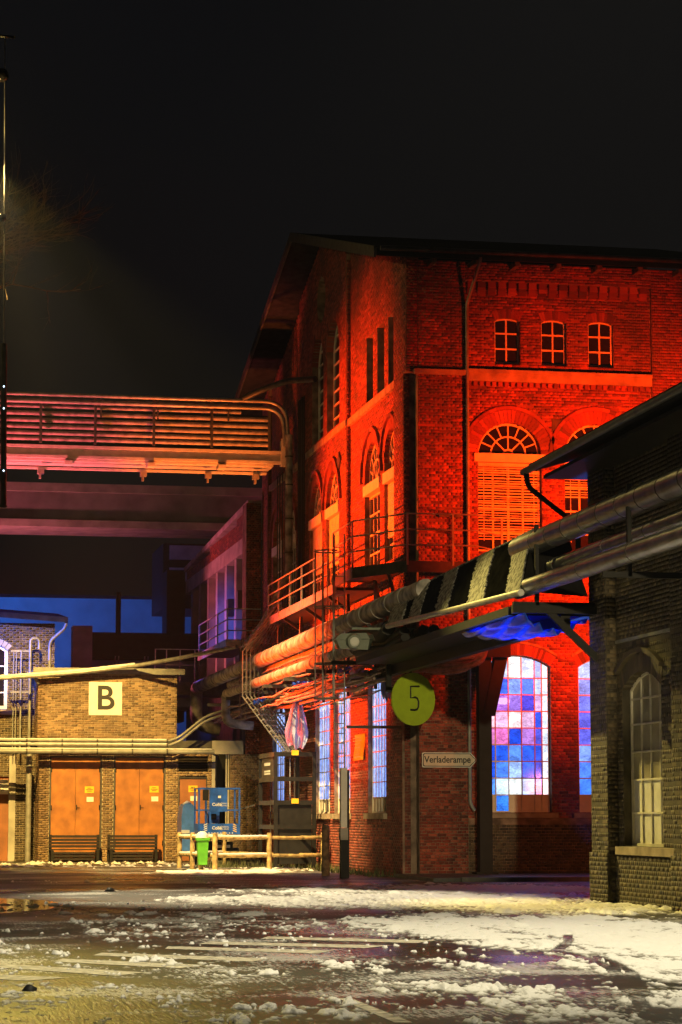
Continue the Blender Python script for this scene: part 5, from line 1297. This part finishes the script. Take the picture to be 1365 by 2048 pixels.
MB().box(10.9, 11.1, by0 - 0.02, by0 + 0.01, 2.2, 2.56).build('manual_box', 'black_steel', bp_)
MB().box(11.42, 11.52, by0 - 0.035, by0 - 0.025, 2.28, 2.36).build('label_plate', 'white_ink', bp_)
for z in (2.06, 1.27):
    text('Collé', 0.15, (11.22, by0 - 0.03, z), 'white_ink', bp_, align='LEFT', ext=0.002, offset=0.003)
    MB().box(11.545, 11.552, by0 - 0.034, by0 - 0.026, z - 0.07, z + 0.08).build('divider', 'white_ink', bp_)
    text('RENTAL', 0.065, (11.57, by0 - 0.03, z + 0.035), 'white_ink', bp_, align='LEFT', ext=0.002)
    text('& SALES', 0.065, (11.57, by0 - 0.03, z - 0.035), 'white_ink', bp_, align='LEFT', ext=0.002)
for x, s in ((11.0, 1), (12.0, -1)):
    for k in range(4):
        z = 1.16 + k * 0.07
        MB().hexa([(x - 0.06, by0 - 0.024, z - 0.02 * s), (x + 0.06, by0 - 0.024, z + 0.03 * s), (x + 0.06, by0 - 0.021, z + 0.03 * s), (x - 0.06, by0 - 0.021, z - 0.02 * s), (x - 0.06, by0 - 0.024, z - 0.02 * s + 0.03), (x + 0.06, by0 - 0.024, z + 0.03 * s + 0.03), (x + 0.06, by0 - 0.021, z + 0.03 * s + 0.03), (x - 0.06, by0 - 0.021, z - 0.02 * s + 0.03)]).build('hazard_stripe', 'yellow_tag' if s < 0 else 'white_ink', bp_)
for k in range(9): MB().box(11.1 + k * 0.1, 11.14 + k * 0.1, by0 - 0.024, by0 - 0.021, 1.09, 1.12).build('edge_stripe', 'white_ink', bp_)
MB().box(10.9, 12.0, 83.4, 86.2, 0.28, 0.8).build('chassis', 'black_steel', bp_)
for x, y in ((10.85, 83.6), (12.0, 83.6), (10.85, 85.9), (12.0, 85.9)):
    q = MB(); q.tube([(x, y, 0.3), (x + 0.22, y, 0.3)], 0.3, 16); w_ = q.build('wheel', 'black_steel', bp_)
MB().box(10.82, 11.0, 83.2, 83.6, 0.25, 0.75).build('outrigger', 'blue_tank', bp_)
q = MB(); q.bar((12.18, 83.4, 1.9), (12.75, 83.4, 2.05), 0.05); q.build('jib', 'dark_steel', bp_)
MB().box(11.3, 11.9, 83.35, 83.39, 0.6, 0.7).build('chassis_plate', 'white_ink', bp_)

# ------------------------------------------------------------------ plastic sheets and cables
def hang(x, y, z0, z1, w, ax, seed, name, label, m='film', taper=0.55, peak=0.3):
    rs = random.Random(seed); ph = [rs.uniform(0, 6) for _ in range(6)]
    def f(u, v):
        ww = w * (peak + (1 - peak) * min(1, (1 - v) / taper)) * (1 - 0.25 * (1 - v) ** 6)
        s = (u - 0.5) * ww
        d = 0.10 * math.sin(u * 13 + ph[0] + v * 2) + 0.05 * math.sin(u * 29 + ph[1] - v * 5) + 0.04 * math.sin(v * 17 + ph[2] + u * 6)
        zz = z0 + (z1 - z0) * v + (0.25 * abs(u - 0.6) + 0.05 * math.sin(u * 17 + ph[3])) * (1 - v) ** 2
        return (x + ax[0] * s - ax[1] * d, y + ax[1] * s - ax[0] * d * 1.0, zz)
    o = sheet(f, 36, 44, name, m, thick=0.004); tag(o, label, 'plastic sheet'); return o
hang(12.98, 76.2, 3.75, 5.5, 0.85, (0.96, 0.28), 3, 'plastic_sheet', 'large white plastic sheet hanging below the rack beside the cable ladders', taper=0.75, peak=0.22)
hang(13.25, 67.5, 5.2, 6.15, 0.75, (0.8, 0.6), 8, 'plastic_sheet', 'small torn plastic sheet below the reflector lamp', taper=0.8)
hang(13.3, 64.0, 4.7, 6.1, 0.35, (0.96, 0.2), 12, 'plastic_sheet', 'narrow strip of plastic film beside the rack hanger', taper=0.9)
for i, (x, y, z, lb) in enumerate(((12.95, 68.0, 5.75, 'blue plastic scrap tucked under the reflector lamp'), (12.8, 75.0, 5.75, 'blue plastic scrap on the rack above the white plastic sheet'), (12.25, 79.5, 5.4, 'blue scrap added for blue light on pipe ends beside the cable ladders'))):  # last scrap is added to imitate blue glints on pipe ends
    def f(u, v, x=x, y=y, z=z): return (x + 0.65 * u * (1 if i < 2 else 0.4), y + 1.2 * v, z + 0.12 * u + 0.06 * math.sin(u * 11 + v * 9) + 0.05 * math.sin(v * 17))
    tag(sheet(f, 14, 14, 'plastic_scrap', 'bluefilm', thick=0.004), lb, 'plastic scrap')
rc = random.Random(21)
for i in range(9):
    z = 5.62 + 0.07 * (i % 5); z2 = 5.55 + 0.06 * i; y = 64.2 + 0.04 * i
    P = [(13.1, y - 0.5, z - 0.2), (13.5, y, z - 0.1 + 0.02 * i), (14.2, y, z + rc.uniform(-.1, .05)), (15.0, y, z + rc.uniform(-.15, .0)), (15.7, y, z + 0.05 + rc.uniform(-.15, .1)), (16.0, y, z2 + 0.25), (16.15, y + 0.2, z2 + 0.55)]
    q = MB(); q.tube(fillet(P, 0.3, 4), rc.choice([0.035, 0.045, 0.055, 0.07]), 8); q = q.build('cable_loop', 'cable'); tag(q, ORD[i] + ' cable from below where the cable loops meet the black support column', 'cable', 'cables looping to the support column')
for i in range(5):
    y = 66.0 + 0.25 * i; rs = random.Random(50 + i)
    P = [(12.6, 78 - i, 5.35 + 0.06 * i)] + [(12.75 + 0.1 * i + rs.uniform(-.05, .05), yy, 5.4 + 0.07 * i + rs.uniform(-.12, .12)) for yy in (75, 72, 70, 68.5, 67, 65.5, 64)]
    q = MB(); q.tube(fillet(P, 0.5, 4), 0.04, 7); q = q.build('loose_cable', 'cable'); tag(q, ORD[i] + ' loose cable from below drooping along the rack behind the caged ladder', 'cable', 'loose cables below the ladder')

# ------------------------------------------------------------------ small debris
def lump(x, y, r, m, name, label, cat, grp=None):
    rs = random.Random(int(x * 100 + y)); vs = []
    for j in range(4):
        t = j / 3 * math.pi / 2
        for i in range(8): a = i / 8 * 2 * math.pi; rr = r * math.cos(t) * rs.uniform(0.7, 1.2); vs.append((x + rr * math.cos(a), y + rr * math.sin(a), 0.002 + r * 0.8 * math.sin(t) * rs.uniform(0.8, 1.1)))
    fs = [(j * 8 + i, j * 8 + (i + 1) % 8, (j + 1) * 8 + (i + 1) % 8, (j + 1) * 8 + i) for j in range(3) for i in range(8)] + [tuple(range(24, 32))]
    o = MB().add(vs, fs, True).build(name, m); tag(o, label, cat, grp); return o
lump(1.45, 23.4, 0.07, 'black_steel', 'dark_clod', 'small dark clod lying on the wet road at lower left', 'clod')
lump(5.1, 54.4, 0.12, 'black_steel', 'dark_clod', 'small dark clod lying near the first road dash', 'clod')
rl = random.Random(31); mb = MB()
for k in range(230):
    x, y, r = rl.uniform(2.0, 10.5), rl.uniform(82, 90.5), rl.uniform(0.03, 0.11)
    rs = rl; n = 6
    vs = [(x + r * math.cos(i * 2 * math.pi / n) * rs.uniform(.7, 1.3), y + 2 * r * math.sin(i * 2 * math.pi / n), 0.0) for i in range(n)] + [(x, y, r * 0.8)]
    mb.add(vs, [(i, (i + 1) % n, n) for i in range(n)], True)
o = mb.build('snow_lumps', 'snow'); o['kind'] = 'stuff'
mb = MB()
for k in range(300):
    x, y, r = rl.uniform(2.5, 11.5), rl.uniform(29, 48), rl.uniform(0.012, 0.038)
    if rl.random() < 0.5: x = 4 + rl.random() * 7
    n = 7; vs = [(x + r * math.cos(i * 2 * math.pi / n) * rl.uniform(.7, 1.3), y + 1.5 * r * math.sin(i * 2 * math.pi / n), 0.0) for i in range(n)] + [(x + r * 0.6 * math.cos(i * 2 * math.pi / n), y + r * math.sin(i * 2 * math.pi / n), r * rl.uniform(.5, .9)) for i in range(n)]
    mb.add(vs, [(i, (i + 1) % n, n + (i + 1) % n, n + i) for i in range(n)] + [tuple(range(n, 2 * n))], True)
o = mb.build('snow_clods', 'snow'); o['kind'] = 'stuff'
# weeds along the foot of the gable and fence
mb = MB()
for k in range(900):
    x, y = rl.choice([(rl.uniform(13.3, 14.2), rl.uniform(66.5, 80)), (rl.uniform(10.5, 13.8), rl.uniform(80, 82))]); h = rl.uniform(0.05, 0.28); a = rl.uniform(0, 6.28); w = 0.02
    dx, dy = math.cos(a) * w, math.sin(a) * w; l = rl.uniform(-.1, .1)
    mb.add([(x - dx, y - dy, 0), (x + dx, y + dy, 0), (x + l, y + l, h)], [(0, 1, 2)])
M['weed'] = simple('winter weeds', (0.10, 0.11, 0.04), 0.8, var=0.3)
o = mb.build('weeds', 'weed'); o['kind'] = 'stuff'

# ------------------------------------------------------------------ bare tree at left and hanging lamp string
tr = thing('bare_tree', 'bare winter tree whose twigs reach in beside the lamp at left', 'tree', (0.6, 75, 0))
tk = MB(); tk.tube([(0.6, 75, -0.1), (0.7, 75, 6), (0.9, 75, 12), (1.2, 75, 19.0)], [0.3, 0.25, 0.18, 0.08], 8)
tk.build('trunk', 'bark', tr)
tw = MB(); rt_ = random.Random(77)
def branch(p, d, L, r, depth):
    n = 4; pts = [p]; q = p; dd = d
    for i in range(n):
        dd = (dd + Vector((rt_.uniform(-.25, .25), rt_.uniform(-.25, .25), rt_.uniform(-.15, .25)))).normalized(); q = q + dd * L / n; pts.append(q)
    tw.tube(pts, [r * (1 - 0.6 * i / n) for i in range(n + 1)], 4, cap=False)
    if depth:
        for k in range(4):
            i = rt_.randint(1, n); nd_ = (dd + Vector((rt_.uniform(-.9, .9), rt_.uniform(-.9, .9), rt_.uniform(-.5, .7)))).normalized(); branch(pts[i], nd_, L * 0.62, r * 0.5, depth - 1)
for k in range(13):
    a = rt_.uniform(-0.9, 0.9); z = rt_.uniform(16.4, 18.8)
    branch(Vector((1.0, 75, z)), Vector((math.cos(a), math.sin(a), rt_.uniform(0.1, 0.5))), rt_.uniform(2.4, 3.8), 0.05, 3)
tw.build('crown', 'bark', tr)

ls = thing('lamp_mast', 'dark lamp mast at the left frame edge with glass globes and small bulbs', 'lamp post', (2.6, 66.0, 0))
def mx_(z): return 3.20 - (z - 10.0) * 0.0135
q = MB(); q.tube([(mx_(9.9), 66, 9.9), (mx_(14.4), 66, 14.4)], 0.085, 12); q.build('lower_tube', 'dark_steel', ls)
q = MB(); q.tube([(mx_(14.4), 66, 14.4), (mx_(23), 66, 23)], 0.018, 6); q.build('cable', 'galv', ls)
q = MB(); q.tube([(2.2, 66, 0), (2.2, 66, 23.2)], 0.12, 8); q.build('pole', 'dark_steel', ls)
q = MB(); q.tube([(2.2, 66, 23.05), (3.3, 66, 23.0)], 0.04, 6); q.tube([(2.2, 66, 10.0), (3.3, 66, 9.95)], 0.03, 6); q.build('arm', 'dark_steel', ls)
def globe(x, y, z, r, m, name):
    vs, fs = [], []
    for j in range(9):
        t = -math.pi / 2 + math.pi * j / 8
        for i in range(14): a = i / 14 * 2 * math.pi; vs.append((x + r * math.cos(t) * math.cos(a), y + r * math.cos(t) * math.sin(a), z + r * math.sin(t)))
    fs = [(j * 14 + i, j * 14 + (i + 1) % 14, (j + 1) * 14 + (i + 1) % 14, (j + 1) * 14 + i) for j in range(8) for i in range(14)]
    return MB().add(vs, fs, True).build(name, m, ls)
globe(mx_(22.1) - 0.08, 66, 21.9, 0.2, 'darkglass', 'globe'); globe(mx_(18.1) - 0.06, 66, 17.9, 0.12, 'darkglass', 'globe')
for z in (13.2, 12.6, 10.9): globe(mx_(z), 65.9, z, 0.022, 'bulb', 'bulb')
MB().tube([(2.2, 66, 19.5), (2.75, 66, 19.5)], 0.14, 10).build('sodium_head', 'dark_steel', ls)
q = MB(); q.tube([(2.5, 65.8, 19.6), (2.6, 65.8, 19.6)], 0.09, 8); q.build('sodium_glass', 'sodium_lens', ls)

# ------------------------------------------------------------------ lamps and added fill lights
for i, (nm, loc, tgt, col, wt, cone, size, bl) in enumerate(LAMPS):
    if cone is None:
        L = bpy.data.lights.new(nm + '_light', 'POINT')
    else:
        L = bpy.data.lights.new(nm + '_light', 'SPOT'); L.spot_size = math.radians(2 * cone); L.spot_blend = bl
    L.color = col; L.energy = wt; L.shadow_soft_size = size
    o = bpy.data.objects.new(nm + '_light', L); C.objects.link(o); o.location = loc
    if tgt: o.rotation_euler = (Vector(tgt) - Vector(loc)).to_track_quat('-Z', 'Y').to_euler()

# ------------------------------------------------------------------ night mist
hz = MB(); hz.box(-30, 45, -6, 150, -1, 24.5); hz = hz.build('haze', 'roof')
hz.data.materials.clear(); hm_ = bpy.data.materials.new('mist'); hm_.use_nodes = True
t = hm_.node_tree; t.nodes.clear(); ho = t.nodes.new('ShaderNodeOutputMaterial'); pv_ = t.nodes.new('ShaderNodeVolumePrincipled')
pv_.inputs['Color'].default_value = (0.8, 0.82, 0.85, 1); pv_.inputs['Density'].default_value = 0.00021; pv_.inputs['Anisotropy'].default_value = 0.3
t.links.new(pv_.outputs[0], ho.inputs['Volume']); hz.data.materials.append(hm_); hz['kind'] = 'stuff'
